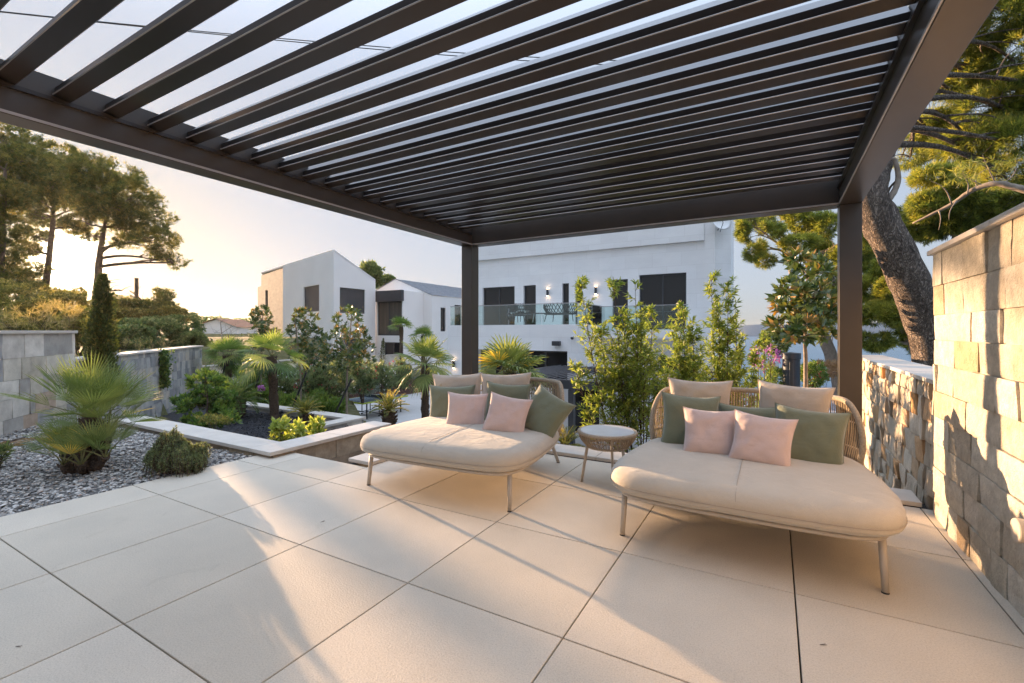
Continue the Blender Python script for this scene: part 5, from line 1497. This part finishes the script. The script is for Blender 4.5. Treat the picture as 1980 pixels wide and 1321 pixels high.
# ---- slender lance-leaved shrubs behind the daybeds
def lance_shrub(label,base,tips,d,nleaf,L=.085,W=.016,fill=(),group='lance leaved shrubs behind the coping'):
    base=Vector(base); t=thing('lance_leaved_shrub',label,'shrub',base,0,group)
    st=MB(); lf=MB(); tot=0; paths=[]
    for (px,py,wd,dd) in tips:
        T=at_d(px,py,d+dd); b=base+Vector((random.uniform(-.06,.06),random.uniform(-.06,.06),0))
        mid=b.lerp(T,.45)+Vector((random.uniform(-.05,.05),random.uniform(-.08,.08),.0)); mid.x=b.x+(T.x-b.x)*.62; mid.y=b.y+(T.y-b.y)*.62
        p=spline([b,mid,T],10); paths.append((p,wd,(T-b).length))
        st.tube([tuple(q) for q in p],[.013*(1-.04*i) for i in range(len(p))],6)
    totL=sum(l for _,_,l in paths)
    for p,wd,ln in paths:
        n=int(nleaf*ln/totL); m=len(p)-1
        ntw=max(8,int(ln*19))
        for k in range(ntw):
            f=random.uniform(.36,1.0) if ln<1.6 else random.uniform(.50,1.0); i=min(int(f*m),m-1); s=p[i].lerp(p[i+1],f*m-i)
            a=random.uniform(0,6.28); prof_=wd*(1.0 if f<.75 else (1.15-f)/.4)
            ldir=Vector((math.cos(a),math.sin(a),random.uniform(.5,1.6))).normalized(); tl=prof_*random.uniform(.4,1.7)*1.7
            e=s+ldir*tl; st.tube([tuple(s),tuple(s.lerp(e,.5)+Vector((0,0,.01))),tuple(e)],[.0035,.0025,.0015],3,cap=False)
            q=max(6,int(n/ntw)); ff=rng.uniform(.15,1.0,q)**.8
            P0=np.array(s)[None]+(np.array(e)-np.array(s))[None]*ff[:,None]
            D=rng.normal(0,.75,(q,3))+np.array(ldir)*.9
            leaves(lf,P0,D,rng.uniform(.65,1.15,q)*L,W,np.clip(rng.normal(random.uniform(.3,.8),.15,q),0,1),droop=.12)
    local(st,t).build('stem',M_BARK_D,t); local(lf,t).build('foliage',L_WILLOW,t)
b=at_d(1243,845,5.75); b.z=-1.0
lance_shrub('tall spreading lance leaved shrub between the two daybeds',b,[(1122,545,.10,.2),(1185,535,.11,.1),(1228,552,.10,-.2),(1262,600,.12,.2),(1205,610,.16,.0),(1160,640,.15,.2),(1240,640,.16,-.1),(1190,680,.18,0),(1110,705,.10,.1),(1150,715,.14,0),(1225,700,.18,.2),(1275,690,.12,.1),(1245,720,.17,-.2),(1200,730,.16,-.1)],5.75,10000,L=.09,W=.018)
b=at_d(1355,800,6.3); b.z=-1.2
lance_shrub('tall lance leaved shrub rising behind the right daybed, left group',b,[(1320,590,.13,.1),(1300,640,.13,.1),(1340,640,.14,0),(1310,690,.14,0),(1285,720,.12,0),(1350,700,.14,.2),(1330,725,.13,0)],6.3,7000,L=.09,W=.018)
b=at_d(1400,800,6.6); b.z=-1.2
lance_shrub('columnar lance leaved shrub rising behind the right daybed, next to the sea',b,[(1375,540,.12,.1),(1408,545,.12,.0),(1390,610,.14,0),(1425,620,.12,.1),(1400,670,.15,0),(1435,690,.11,.1),(1375,690,.13,0),(1465,665,.05,.1),(1420,725,.13,0)],6.6,9000,L=.09,W=.018)
q=at_d(1480,745,7.5); q.z=-1.2
lance_shrub('thin sparse lance leaved sprigs between the columnar shrub and the bougainvillea',q,[(1478,640,.05,0),(1465,690,.05,0),(1492,665,.04,0)],7.5,1200,group=None)

# bougainvillea and flowers at the right
q=at_d(1480,690,9.4)
bush('bougainvillea','purple flowering bougainvillea in the white framed planter','flower',q,(.30,.26,.27),110,L_PURP,.05,.04,6,shell=.2,gate=0,base_z=-.65)
q=at_d(1500,660,9.8); bush('leafy_shrub','dark rounded shrub above the purple bougainvillea','shrub',q,(.28,.28,.26),420,L_DARK,.07,.03,6,base_z=-.8,gate=0)
for px,py,lab,mt in ((1502,735,'white oleander flowers left of the dark column',L_WHF),(1572,725,'small dark red flowers right of the dark column',L_REDF)):
    q=at_d(px,py,9.2); t=bush('oleander',lab,'flower',q,(.2,.2,.24),320,L_SHRUB,.09,.02,5,base_z=-2.5,gate=0)
    m_=MB(); Q=clump_points(q,(.2,.2,.24),26,.8,0); tufts(m_,Q,unit(Q-np.array(q)),5,.035,.03,.8); local(m_,t).build('blossom',mt,t)
q=at_d(1590,715,12); bush('dry_shrub','rust brown dry bush on the slope by the sea','shrub',q,(.45,.4,.18),420,L_DEAD,.12,.02,5,base_z=-2.0,gate=0)

# ---- oleander hedge and bed plants (each bush on its own)
hedge=[(555,745,30,28,17,L_WHF,'oleander bush with white flowers left of the first magnolia trunk'),(610,740,34,34,16,L_REDF,'oleander bush with dark red flowers between the magnolia trunks'),
(650,735,32,34,17,L_WHF,'tall oleander bush right behind the second stake'),(700,730,30,26,19,L_REDF,'oleander bush right of the wide magnolia trunk'),(738,728,26,24,21,L_WHF,'white flowering oleander under the small cypress'),
(770,725,24,24,23,L_REDF,'dark red leaved bush left of the sunlit patio palm'),(395,735,22,18,19,None,'feathery green bush at the end of the blue grey wall'),(468,740,34,28,18,None,'soft grey green bush between the two smaller palms'),(510,730,24,26,19,None,'upright oleander bush left of the middle palm'),
(555,790,30,22,14.5,None,'low green bush right behind the thin far kerb, next to the middle palm trunk'),(625,790,36,24,14,None,'low feathery bush behind the golden cycad'),(612,772,16,14,15.2,None,'tiny green tuft between the golden cycad and the right stake'),(505,775,26,20,15.5,None,'low flower bush left of the middle palm trunk')]
for x,y,rx,ry,d,fl,lab in hedge:
    s=d/894; c=at_d(x,y,d)
    t=bush('oleander' if fl else 'garden_bush',lab,'shrub',c,(rx*s,rx*s,ry*s*1.1),int(520+rx*9),L_OLE if fl else L_SHRUB,.17,.03,6,'bushes in the garden bed',base_z=-1.6,gate=.12,up=1.1,shell=.1,spread=.7,gs=2.2)
    if fl:
        m_=MB(); Q=clump_points(c,(rx*s,rx*s,ry*s*1.1),60,.85,0); tufts(m_,Q,unit(Q-np.array(c)),5,.05,.045,.8); local(m_,t).build('blossom',fl,t)
q=at_d(690,765,18.5); bush('lavender','low silvery cushion plant along the corten edge','shrub',at_d(700,748,20),(.75,.5,.28),900,L_LAV,.10,.02,5,base_z=-1.5,gate=0)
q=at_d(505,752,15.2); bush('flower_clump','small purple flower clump left of the middle palm trunk','flower',q,(.10,.09,.10),26,L_PURP,.06,.05,5,base_z=-1.45,gate=0)

# ---- right side pines ------------------------------------------------------
tree('pine_tree','huge leaning pine with scaly trunk just beyond the right stone walls','tree',
  px_line([(1850,860,6.6),(1815,740,6.5),(1795,645,6.4),(1765,560,6.3),(1728,480,6.2),(1697,420,6.2),(1682,370,6.2),(1700,300,6.4),(1730,200,6.8),(1765,60,7.2),(1800,-60,7.6)],6.4),
  [.25,.24,.23,.225,.215,.215,.2,.18,.15,.12,.08],
  px_clumps([(1780,90,40,30,1.0),(1850,120,50,26,1.0),(1900,150,60,26,.8),(1830,260,50,22,1.0),(1970,230,60,28,.4),(1900,310,50,18,1.0),(1900,60,70,38,.6),(1960,110,60,34,.4),(1860,190,60,26,.8),(1930,200,60,26,.2),(1800,250,56,22,1.2),(1880,270,60,24,.4),(1960,270,50,26,0),(1790,140,44,24,1.6),(1830,20,50,36,1.2),(1960,20,60,36,.2),(1760,300,36,16,1.4),(1945,340,40,14,.6),(2060,150,90,90,0),(1880,-60,120,50,.6)],7.4),
  L_PINE,M_BARK_P,11000,14,.15,.009,.6,gate=.2,gs=1.8,limb=.13,subs=4,up=.2,jit=.05)
# bare crooked pale branches of the leaning pine: dead stubs
tb=thing('pine_branch','long pale crooked branch reaching above the tall stone wall','branch',tuple(at_d(1980,372,6.0)))
m_=MB(); m_.tube([tuple(p) for p in spline(px_line([(1765,432,6.9),(1800,415,6.7),(1840,395,6.5),(1880,368,6.3),(1925,355,6.1),(1960,362,6.0),(2030,380,5.8)],6.2),5)],[.012+.0012*i for i in range(31)],9,jit=.12)
for (a,b) in (((1840,395),(1800,350)),((1870,375),(1858,335)),((1925,355),(1900,300)),((1890,365),(1925,320)),((1815,408),(1815,445)),((1905,360),(1860,330)),((1935,357),(1965,325)),((1850,388),(1835,425))):
    m_.tube([tuple(p) for p in bez(at_d(*a,6.3),at_d(*b,6.3),.05,6,.2)],[.011,.009,.007,.006,.005,.004,.003],5)
local(m_,tb).build('limb',M_BARK_L,tb,smooth=True)
Q=clump_points(at_d(1885,330,6.3),(.5,.3,.15),60,.2,0); m_=MB(); tufts(m_,Q,unit(rng.normal(0,1,(len(Q),3))),10,.11,.006,.7); local(m_,tb).build('needles',L_PINE,tb)
ts=thing('branch_stub','forked bare pine stub rising beside the right beam','branch',tuple(at_d(1722,385,6.25)))
m_=MB(); m_.tube([tuple(p) for p in spline(px_line([(1712,392),(1728,372),(1737,345),(1732,315),(1726,305)],6.1),4)],[.042-.0012*i for i in range(17)],10,jit=.1); m_.tube([tuple(p) for p in bez(at_d(1733,350,6.1),at_d(1716,378,6.3),0,5,.1)],.015,6)
local(m_,ts).build('limb',M_BARK_L,ts,smooth=True)
tree('pine_tree','spreading pine above the sea seen left of the right pergola post','tree',
  px_line([(1632,800,13),(1618,730,13),(1600,670,13),(1568,610,13),(1540,560,13),(1528,510,13),(1515,480,13)],13),[.17,.16,.15,.14,.11,.08,.05],
  px_clumps([(1470,450,34,20),(1500,430,40,18),(1550,430,44,20),(1600,440,36,26),(1455,480,22,22),(1545,470,34,12),(1590,490,30,22),(1620,540,36,30),(1600,600,30,26),(1640,480,36,30),(1450,430,22,14),(1480,505,18,10)],13),
  L_PINE,M_BARK_L,5500,12,.16,.013,.65,gate=.22,gs=1.5,limb=.2,subs=7,up=.4)
tree('pine_tree','lower pine filling the gap between the right post and the leaning trunk','tree',
  px_line([(1800,790,12),(1778,710,12),(1755,655,12),(1735,620,12)],12),[.10,.09,.07,.04],
  px_clumps([(1700,440,38,30,2),(1700,500,40,30,2),(1690,560,34,26,1),(1735,560,34,28,0),(1700,610,38,24,0),(1745,610,30,22,-.5),(1690,660,30,16,0),(1780,660,28,16,0),(1725,520,36,26,1),(1770,640,26,18,0),(1800,680,26,20,0)],12),
  L_PINE,M_BARK_L,9000,12,.15,.014,.65,gate=.05,gs=1.6,limb=.22,up=.3)
tree('pine_tree','background pine crown above the top of the tall stone wall','tree',
  px_line([(1850,700,11),(1840,560,11),(1850,430,11)],11),[.12,.10,.06],
  px_clumps([(1800,400,44,26),(1850,380,44,26),(1780,440,38,26),(1840,430,44,28),(1900,420,40,30),(1800,340,30,18),(1950,400,60,36),(1880,330,40,18)],11),
  L_PINE,M_BARK_L,9000,12,.14,.013,.65,gate=.08,gs=1.6,limb=.22,up=.3)
# ================================================================== FURNITURE
def outline(n=96):
    half=[(0,-.155),(.34,-.15),(.58,-.122),(.715,-.045),(.775,.11),(.785,.35),(.765,.68),(.70,1.0),(.56,1.26),(.33,1.39),(0,1.43)]
    pts=[Vector((x,y,0)) for x,y in half]+[Vector((-x,y,0)) for x,y in half[-2:0:-1]]
    m=len(pts); out=[]
    for i in range(m):
        a,b,c,d=pts[(i-1)%m],pts[i],pts[(i+1)%m],pts[(i+2)%m]
        for k in range(12):
            t=k/12; out.append(0.5*((2*b)+(c-a)*t+(2*a-5*b+4*c-d)*t*t+(3*b-a-3*c+d)*t**3))
    # resample evenly
    L=[0]
    for i in range(len(out)): L.append(L[-1]+(out[(i+1)%len(out)]-out[i]).length)
    res=[]; j=0
    for k in range(n):
        s=L[-1]*k/n
        while L[j+1]<s: j+=1
        f=(s-L[j])/max(L[j+1]-L[j],1e-9); res.append(out[j%len(out)].lerp(out[(j+1)%len(out)],f))
    return res
OUT=outline(120)
CEN=Vector((0,.58,0))
def offset(ring,o):
    m=len(ring); r=[]
    for i in range(m):
        t=(ring[(i+1)%m]-ring[(i-1)%m]).normalized(); nn=Vector((t.y,-t.x,0)); r.append(ring[i]+nn*o)
    return r
def daybed(label,loc,rz):
    t=thing('daybed',label,'daybed',loc,rz,'rope backed garden daybeds')
    # mattress: rings from underside round the bulging edge to the crowned top
    prof_=[(-.12,.308),(-.05,.303),(-.015,.311),(.008,.328),(.018,.350),(.014,.357),(.018,.364),(.014,.395),(-.004,.425),(-.035,.446),(-.085,.458)]
    V=[];F=[];m=len(OUT)
    for o,z in prof_:
        for i,p in enumerate(offset(OUT,o)):
            wr=.0035*mnoise.noise(Vector((p.x*6,p.y*6,z*20)))+ .0035*math.sin(i*1.9)*(1 if .365<z<.45 and (p.x<-.6 or p.x>.6) and p.y<.3 else 0.15)
            V.append((p.x*(1+wr),p.y+wr,z+wr))
    K=len(prof_)
    # inner top rings
    rings=14
    base=offset(OUT,-.085)
    for r in range(1,rings+1):
        f=1-r/rings
        for p in base:
            q=CEN+(p-CEN)*f
            crown=.014*(1-f*f)
            seam=0.0
            dent=-.006*math.exp(-(((q.x)/.5)**2+((q.y-.9)/.35)**2))
            n_=.004*mnoise.noise(Vector((q.x*4,q.y*4,5)))
            V.append((q.x,q.y,.458+crown+seam+dent+n_))
    tot=K+rings
    for j in range(tot-1):
        for i in range(m): F.append((j*m+i,j*m+(i+1)%m,(j+1)*m+(i+1)%m,(j+1)*m+i))
    mb=MB(); mb.add(V,F); mat_=mb.build('mattress',M_MATT,t,smooth=True)
    # dense strip over the centre seam so that it reads as a seam
    mb=MB(); mb.tube([tuple(Vector((p.x,p.y,.3595))) for p in offset(OUT,.019)+[offset(OUT,.019)[0]]],.0025,5,cap=False); mb.build('piping',M_SEAM,mat_)
    sp=[]
    for k in range(25):
        y=-.085+k*(1.42)/24; sp.append((0,y,.461+.013*(1-(abs(y-.58)/.75)**2)))
    sp=[(0,-.170,.366),(0,-.166,.40),(0,-.148,.43),(0,-.115,.447)]+sp[1:]
    mb=MB(); mb.tube(sp,.0016,5); mb.build('centre_seam',M_SEAM,mat_)
    # frame: tube ring, tray, cross rail
    mb=MB(); ring=offset(OUT,-.062); mb.tube([(p.x,p.y,.282) for p in ring+[ring[0]]],.0135,8,cap=False)
    mb.tube([(-.72,.58,.278),(.72,.58,.278)],.014,6); mb.build('frame',M_FRAME,t,smooth=True)
    mb=MB(); ring=offset(OUT,-.065); V=[(p.x,p.y,.296) for p in ring]+[(p.x,p.y,.301) for p in ring]; mm=len(ring)
    mb.add(V,[tuple(range(mm))[::-1],tuple(range(mm,2*mm))]+[(i,(i+1)%mm,mm+(i+1)%mm,mm+i) for i in range(mm)]); mb.build('tray',M_FRAME,t)
    for (x0,y0,x1,y1) in ((-.686,.0,-.676,.03),(.686,.0,.676,.03),(-.575,1.37,-.52,1.26),(.575,1.37,.52,1.26)):
        mb=MB(); mb.tube([(x0,y0,0.006),(x1,y1,.282)],[.0165,.0185],14); l_=mb.build('leg',M_FRAME,t,smooth=True)
        mb=MB(); mb.tube([(x0,y0,0.0),(x0,y0,.006)],[.0175,.0175],12); mb.build('foot_glide',M_STEEL,l_)
    # backrest: path round the back part of the outline
    big=offset(OUT,.0)
    idx=[i for i,p in enumerate(OUT) if p.y>.99]
    start=min(idx); path=[OUT[i] for i in idx]
    # smooth param
    L=[0]
    for a,b in zip(path[:-1],path[1:]): L.append(L[-1]+(b-a).length)
    tot=L[-1]
    def pat(s):
        s=max(0,min(tot,s)); j=0
        while j<len(L)-2 and L[j+1]<s: j+=1
        f=(s-L[j])/max(L[j+1]-L[j],1e-9); a,b=path[j],path[min(j+1,len(path)-1)]; p=a.lerp(b,f); tt=(b-a).normalized(); return p,Vector((tt.y,-tt.x,0)),tt
    def hgt(s):
        e=min(s,tot-s); R_=.26
        if e>=R_: return 1.0
        return math.sin(math.acos(max(-1,min(1,1-e/R_))))
    zb,zt=.31,.835
    def back(s,v):
        p,nn,tt=pat(s); H=zb+(zt-zb)*v
        bulge=-.012+.055*v+.03*math.sin(math.pi*v)
        q=p+nn*bulge; return (q.x,q.y,H)
    S=[tot*i/90 for i in range(91)]
    rim=[]
    for s in S:
        h=hgt(s); rim.append(back(s,max(.02,h)))
    # extend end arcs so that the rim leaves the frame upright
    mb=MB(); mb.tube(rim,.021,10); mb.tube([back(s,.02) for s in S],.012,6); bk=mb.build('backrest',M_RIM,t,smooth=True)
    mb=MB()
    nC=170
    for i in range(1,nC):
        s=tot*(i)/nC
        # paired cords
        s+= .0022*(1 if i%2 else -1)
        h=hgt(s)
        if h<.12: continue
        tn=random.random()
        pts=[back(s+random.uniform(-.001,.001),h*k/5) for k in range(6)]
        mb.tube(pts,.0030,5,tint=tn,cap=False)
    mb.build('rope_weave',M_ROPE,bk)
    for v in (.36,.70):
        mb=MB(); 
        pts=[]
        for s in S:
            if hgt(s)>v+.03:
                q=back(s,v); p,nn,tt=pat(s); pts.append((q[0]+nn.x*.014,q[1]+nn.y*.014,q[2]))
        mb.tube(pts,.007,6); mb.build('support_rail',M_FRAME,bk)
    return t
M_SEAM=simple('seam_thread',(0.40,0.345,0.285),rough=.95)
daybed('wide sand daybed nearer the stone wall on the right',(-.19,3.02,0),R(0))
D1=(-2.41,2.95,0)
daybed('sand daybed further left beside the stairs and planter',D1,R(3.9))

def pillow(label,c,w,h,th,yaw,tilt,roll,mat,name='cushion',group=None,seed=0,grav=.0):
    """yaw about z, tilt leans the face up, roll turns it in its own plane; c = centre"""
    t_=MB(); n=26
    def surf(u,v,sg):
        e=(1-abs(u)**3.2)*(1-abs(v)**3.2)
        T=max(e,0)**.52*th/2
        # sides pinch inwards, corners stay sharp
        px=u*(1-.12*(1-abs(v)**2)*abs(u)**4*1.0); py=v*(1-.12*(1-abs(u)**2)*abs(v)**4)
        q=Vector((u*3+seed,v*3,sg*2+seed))
        wr=mnoise.noise(q)*.13+mnoise.noise(q*2.6)*.05
        rad=math.sin(math.atan2(v,u)*7+seed)*.12*max(0,(abs(u)**3+abs(v)**3)-.35)
        T*=1+wr+rad
        sag=-grav*h*(1-v)*.0
        return (px*w/2,sg*T,py*h/2+sag)
    V=[];F=[]
    for sg in (-1,1):
        k=len(V)
        for j in range(n+1):
            for i in range(n+1):
                u=math.sin((i/n*2-1)*math.pi/2)*.5+(i/n*2-1)*.5; v=math.sin((j/n*2-1)*math.pi/2)*.5+(j/n*2-1)*.5
                V.append(surf(u,v,sg))
        for j in range(n):
            for i in range(n):
                a=k+j*(n+1)+i; q=(a,a+1,a+n+2,a+n+1); F.append(q if sg<0 else q[::-1])
    t_.add(V,F)
    o=t_.build(name,mat,None,smooth=True)
    tag(o,label,'cushion',group)
    o.rotation_mode='XYZ'
    M=Matrix.Rotation(yaw,4,'Z')@Matrix.Rotation(tilt,4,'X')@Matrix.Rotation(roll,4,'Y')
    o.matrix_world=Matrix.Translation(c)@M
    # welt round the edge
    e=MB(); ring=[]
    for k in range(96):
        s=k/96*4; q=int(s); f=(s-q)*2-1
        u,v=[(f,-1),(1,f),(-f,1),(-1,-f)][q]
        x,y,z=surf(u,v,1); ring.append((x,0,z))
    e.tube(ring+[ring[0]],.0035,5,cap=False); e.build('welt',mat,o,smooth=True)
    return o
# front faces look to -Y (towards the camera); tilt<0 leans the top backwards
T=R
def pat_(px,py,Y): return at_Y(px,py,Y)
# right daybed
pillow('beige cushion left of the two standing against the rope back of the right daybed',at_Y(1352,783,4.20),.52,.44,.17,R(8),R(-12),R(1),M_BEIGE,group='beige back cushions',seed=1)
pillow('beige cushion half in sunlight standing against the right part of the right daybed back',at_Y(1532,796,4.18),.52,.44,.17,R(-8),R(-14),R(3),M_BEIGE,group='beige back cushions',seed=2)
pillow('sage green cushion standing at the left end of the right daybed',at_Y(1334,817,3.93),.45,.46,.18,R(14),R(-16),R(3),M_GREEN,group='sage green cushions',seed=3)
pillow('sage green cushion almost hidden behind the two pink cushions on the right daybed',at_Y(1446,836,4.03),.44,.44,.16,R(0),R(-22),R(0),M_GREEN,group='sage green cushions',seed=4)
pillow('large sage green cushion at the right end of the right daybed',at_Y(1563,850,3.86),.46,.46,.18,R(-5),R(-20),R(4),M_GREEN,group='sage green cushions',seed=5)
pillow('pink cushion left of the pair on the right daybed',at_Y(1372,838,3.70),.38,.37,.15,R(4),R(-20),R(0),M_PINK,group='blush pink cushions',seed=6)
pillow('pink cushion right of the pair on the right daybed, tipped slightly',at_Y(1473,852,3.60),.39,.37,.15,R(-4),R(-22),R(5),M_PINK,group='blush pink cushions',seed=7)
# left daybed
pillow('beige cushion left of the two against the rope back of the left daybed',at_Y(885,762,4.16),.56,.46,.17,R(34),R(-12),R(-1),M_BEIGE,group='beige back cushions',seed=8)
pillow('beige cushion right of the two against the rope back of the left daybed',at_Y(978,763,4.20),.55,.46,.17,R(22),R(-12),R(-2),M_BEIGE,group='beige back cushions',seed=9)
pillow('sage green cushion at the far left end of the left daybed',at_Y(873,786,3.93),.50,.46,.17,R(30),R(-14),R(0),M_GREEN,group='sage green cushions',seed=10)
pillow('sage green cushion standing behind the two pink cushions on the left daybed',at_Y(980,784,3.98),.46,.46,.16,R(20),R(-14),R(3),M_GREEN,group='sage green cushions',seed=11)
pillow('sage green cushion tipped on its corner at the right end of the left daybed',at_Y(1052,801,3.80),.45,.44,.17,R(-4),R(-28),R(24),M_GREEN,group='sage green cushions',seed=12)
pillow('pink cushion left of the pair on the left daybed',at_Y(901,797,3.66),.40,.38,.15,R(24),R(-18),R(2),M_PINK,group='blush pink cushions',seed=13)
pillow('pink cushion right of the pair on the left daybed, leaning towards the green corner cushion',at_Y(980,804,3.60),.40,.38,.15,R(20),R(-24),R(10),M_PINK,group='blush pink cushions',seed=14)

# side table
tc=at_z(1174,832,.455); 
t=thing('side_table','round rope side table with white top between the daybeds','side table',(tc.x,tc.y,0))
mb=MB(); mb.lathe([(.001,.440),(.235,.440),(.238,.444),(.238,.452),(.235,.456),(.001,.456)],64); mb.build('table_top',M_CERAM,t)
mb=MB()
ringp=lambda r,z,n=64:[(r*math.cos(2*math.pi*k/n),r*math.sin(2*math.pi*k/n),z) for k in range(n+1)]
mb.tube(ringp(.252,.440),.016,10,cap=False); mb.tube(ringp(.185,.318),.010,8,cap=False); mb.build('rim',M_RIM,t,smooth=True)
mb=MB()
for i in range(110):
    a=2*math.pi*i/110+(.006 if i%2 else -.006)
    pts=[]
    for k in range(6):
        f=k/5; r=.252+( .185-.252)*f+.018*math.sin(math.pi*f); z=.432+(.322-.432)*f
        pts.append((r*math.cos(a),r*math.sin(a),z))
    mb.tube(pts,.0032,5,tint=random.random(),cap=False)
mb.build('rope_band',M_ROPE,t)
mb=MB(); mb.tube([(0.17*math.cos(a_),0.17*math.sin(a_),.325) for a_ in (R(200),R(20))],.008,6); mb.tube([(0.17*math.cos(a_),0.17*math.sin(a_),.325) for a_ in (R(320),R(80))],.008,6); mb.build('brace',M_FRAME,t)
for a in (215,335,95):
    a=R(a); mb=MB(); mb.tube([(.165*math.cos(a),.165*math.sin(a),.42),(.235*math.cos(a),.235*math.sin(a),0)],[.014,.012],12); mb.build('leg',M_FRAME,t,smooth=True)

# table tennis table on the patio
ca=Vector((-16.07,15.44,0))
t=thing('tennis_table','dark grey table tennis table with net on the lower patio','games table',(ca.x,ca.y,-2.5),R(90))
for sx in (-1,1):
    mb=MB(); mb.box((min(sx*.01,sx*1.37),-.7625,.745),(max(sx*.01,sx*1.37),.7625,.765)); h_=mb.build('table_top',M_TTOP,t)
    mb=MB(); mb.box((min(sx*.01,sx*1.372),-.775,.70),(max(sx*.01,sx*1.372),-.764,.768)); mb.box((min(sx*.01,sx*1.372),.764,.70),(max(sx*.01,sx*1.372),.775,.768)); mb.box((min(sx*1.373,sx*1.385),-.775,.70),(max(sx*1.373,sx*1.385),.775,.768)); mb.build('edge_band',M_YEL,h_)
    mb=MB()
    mb.box((min(sx*.01,sx*1.37),-.752,.7655),(max(sx*.01,sx*1.37),-.735,.767)); mb.box((min(sx*.01,sx*1.37),.735,.7655),(max(sx*.01,sx*1.37),.752,.767)); mb.box((min(sx*.01,sx*1.34),-.003,.7655),(max(sx*.01,sx*1.34),.003,.767)); mb.build('line',M_WHITE,h_)
    for sy in (-1,1):
        mb=MB(); mb.tube([(sx*1.05,sy*.62,.70),(sx*1.05,sy*.62,.0)],.03,8); mb.build('leg',M_STEEL,t)
        mb=MB(); mb.tube([(sx*.25,sy*.55,.70),(sx*.25,sy*.55,.09)],.022,8); mb.lathe([(.001,0),(.05,0),(.05,.05),(.001,.05)],12,(sx*.25,sy*.55,.0)); mb.build('castor_leg',M_STEEL,t)
mb=MB(); mb.tube([(-1.05,-.55,.35),(-.25,-.55,.12),(.25,-.55,.12),(1.05,-.55,.35)],.018,6); mb.tube([(-1.05,.55,.35),(-.25,.55,.12),(.25,.55,.12),(1.05,.55,.35)],.018,6); mb.tube([(-1.05,-.62,.3),(-1.05,.62,.3)],.018,6); mb.tube([(1.05,-.62,.3),(1.05,.62,.3)],.018,6); mb.build('undercarriage',M_STEEL,t)
mb=MB(); mb.box((-.004,-.91,.775),(.004,.91,.905)); n_=mb.build('net',M_NET,t); mb=MB(); mb.box((-.006,-.91,.906),(.006,.91,.92)); mb.build('net_tape',M_WHITE,n_); mb=MB(); mb.box((-.012,-.93,.72),(.012,-.912,.93)); mb.box((-.012,.912,.72),(.012,.93,.93)); mb.build('net_post',M_STEEL,n_)
# small spike lights in the black gravel
for px,py,lab in ((542,803,'small black garden spot at the foot of the middle palm'),(473,792,'small black garden spot beside the dark cycad')):
    q=at_z(px,py,-.8); t=thing('garden_spotlight',lab,'spotlight',(q.x,q.y,-.83),R(40),'garden spotlights')
    mb=MB(); mb.tube([(0,0,0),(0,0,.08)],.012,6); mb.build('spike',M_STEEL,t)
    mb=MB(); mb.tube([(-.05,0,.08),(.07,0,.13)],[.035,.04],12); mb.build('housing',M_DARKFRAME,t)
# stray leaves on the paving (small, dry)
for px,py,ang,lab in ((30,1250,.3,'dry pine needle pair lying at the lower left of the paving'),(620,1010,1.2,'tiny dry leaf on the paving left of the left daybed shadow'),(1585,1247,.4,'tiny dry leaf at the lower right of the paving')):
    q=at_z(px,py,.002); t=MB()
    for k in range(2):
        a=ang+k*.25; t.tube([(q.x,q.y,.003),(q.x+.028*math.cos(a),q.y+.028*math.sin(a),.004)],.0009,4)
    tag(t.build('dry_needles',M_BARK_D),lab,'leaf litter')

HAZE=True
if HAZE:
    hm=bpy.data.materials.new('haze'); hm.use_nodes=True; hn=hm.node_tree.nodes; hn.remove(hn['Principled BSDF'])
    pv=hn.new('ShaderNodeVolumePrincipled'); pv.inputs['Density'].default_value=0.00010; pv.inputs['Color'].default_value=(.95,.93,.9,1); pv.inputs['Anisotropy'].default_value=0.7
    hm.node_tree.links.new(pv.outputs[0],hn['Material Output'].inputs['Volume'])
    mb=MB(); mb.box((-2700,-900,-19.5),(2800,2800,46)); hz=mb.build('haze',hm); struct(hz,'stuff')
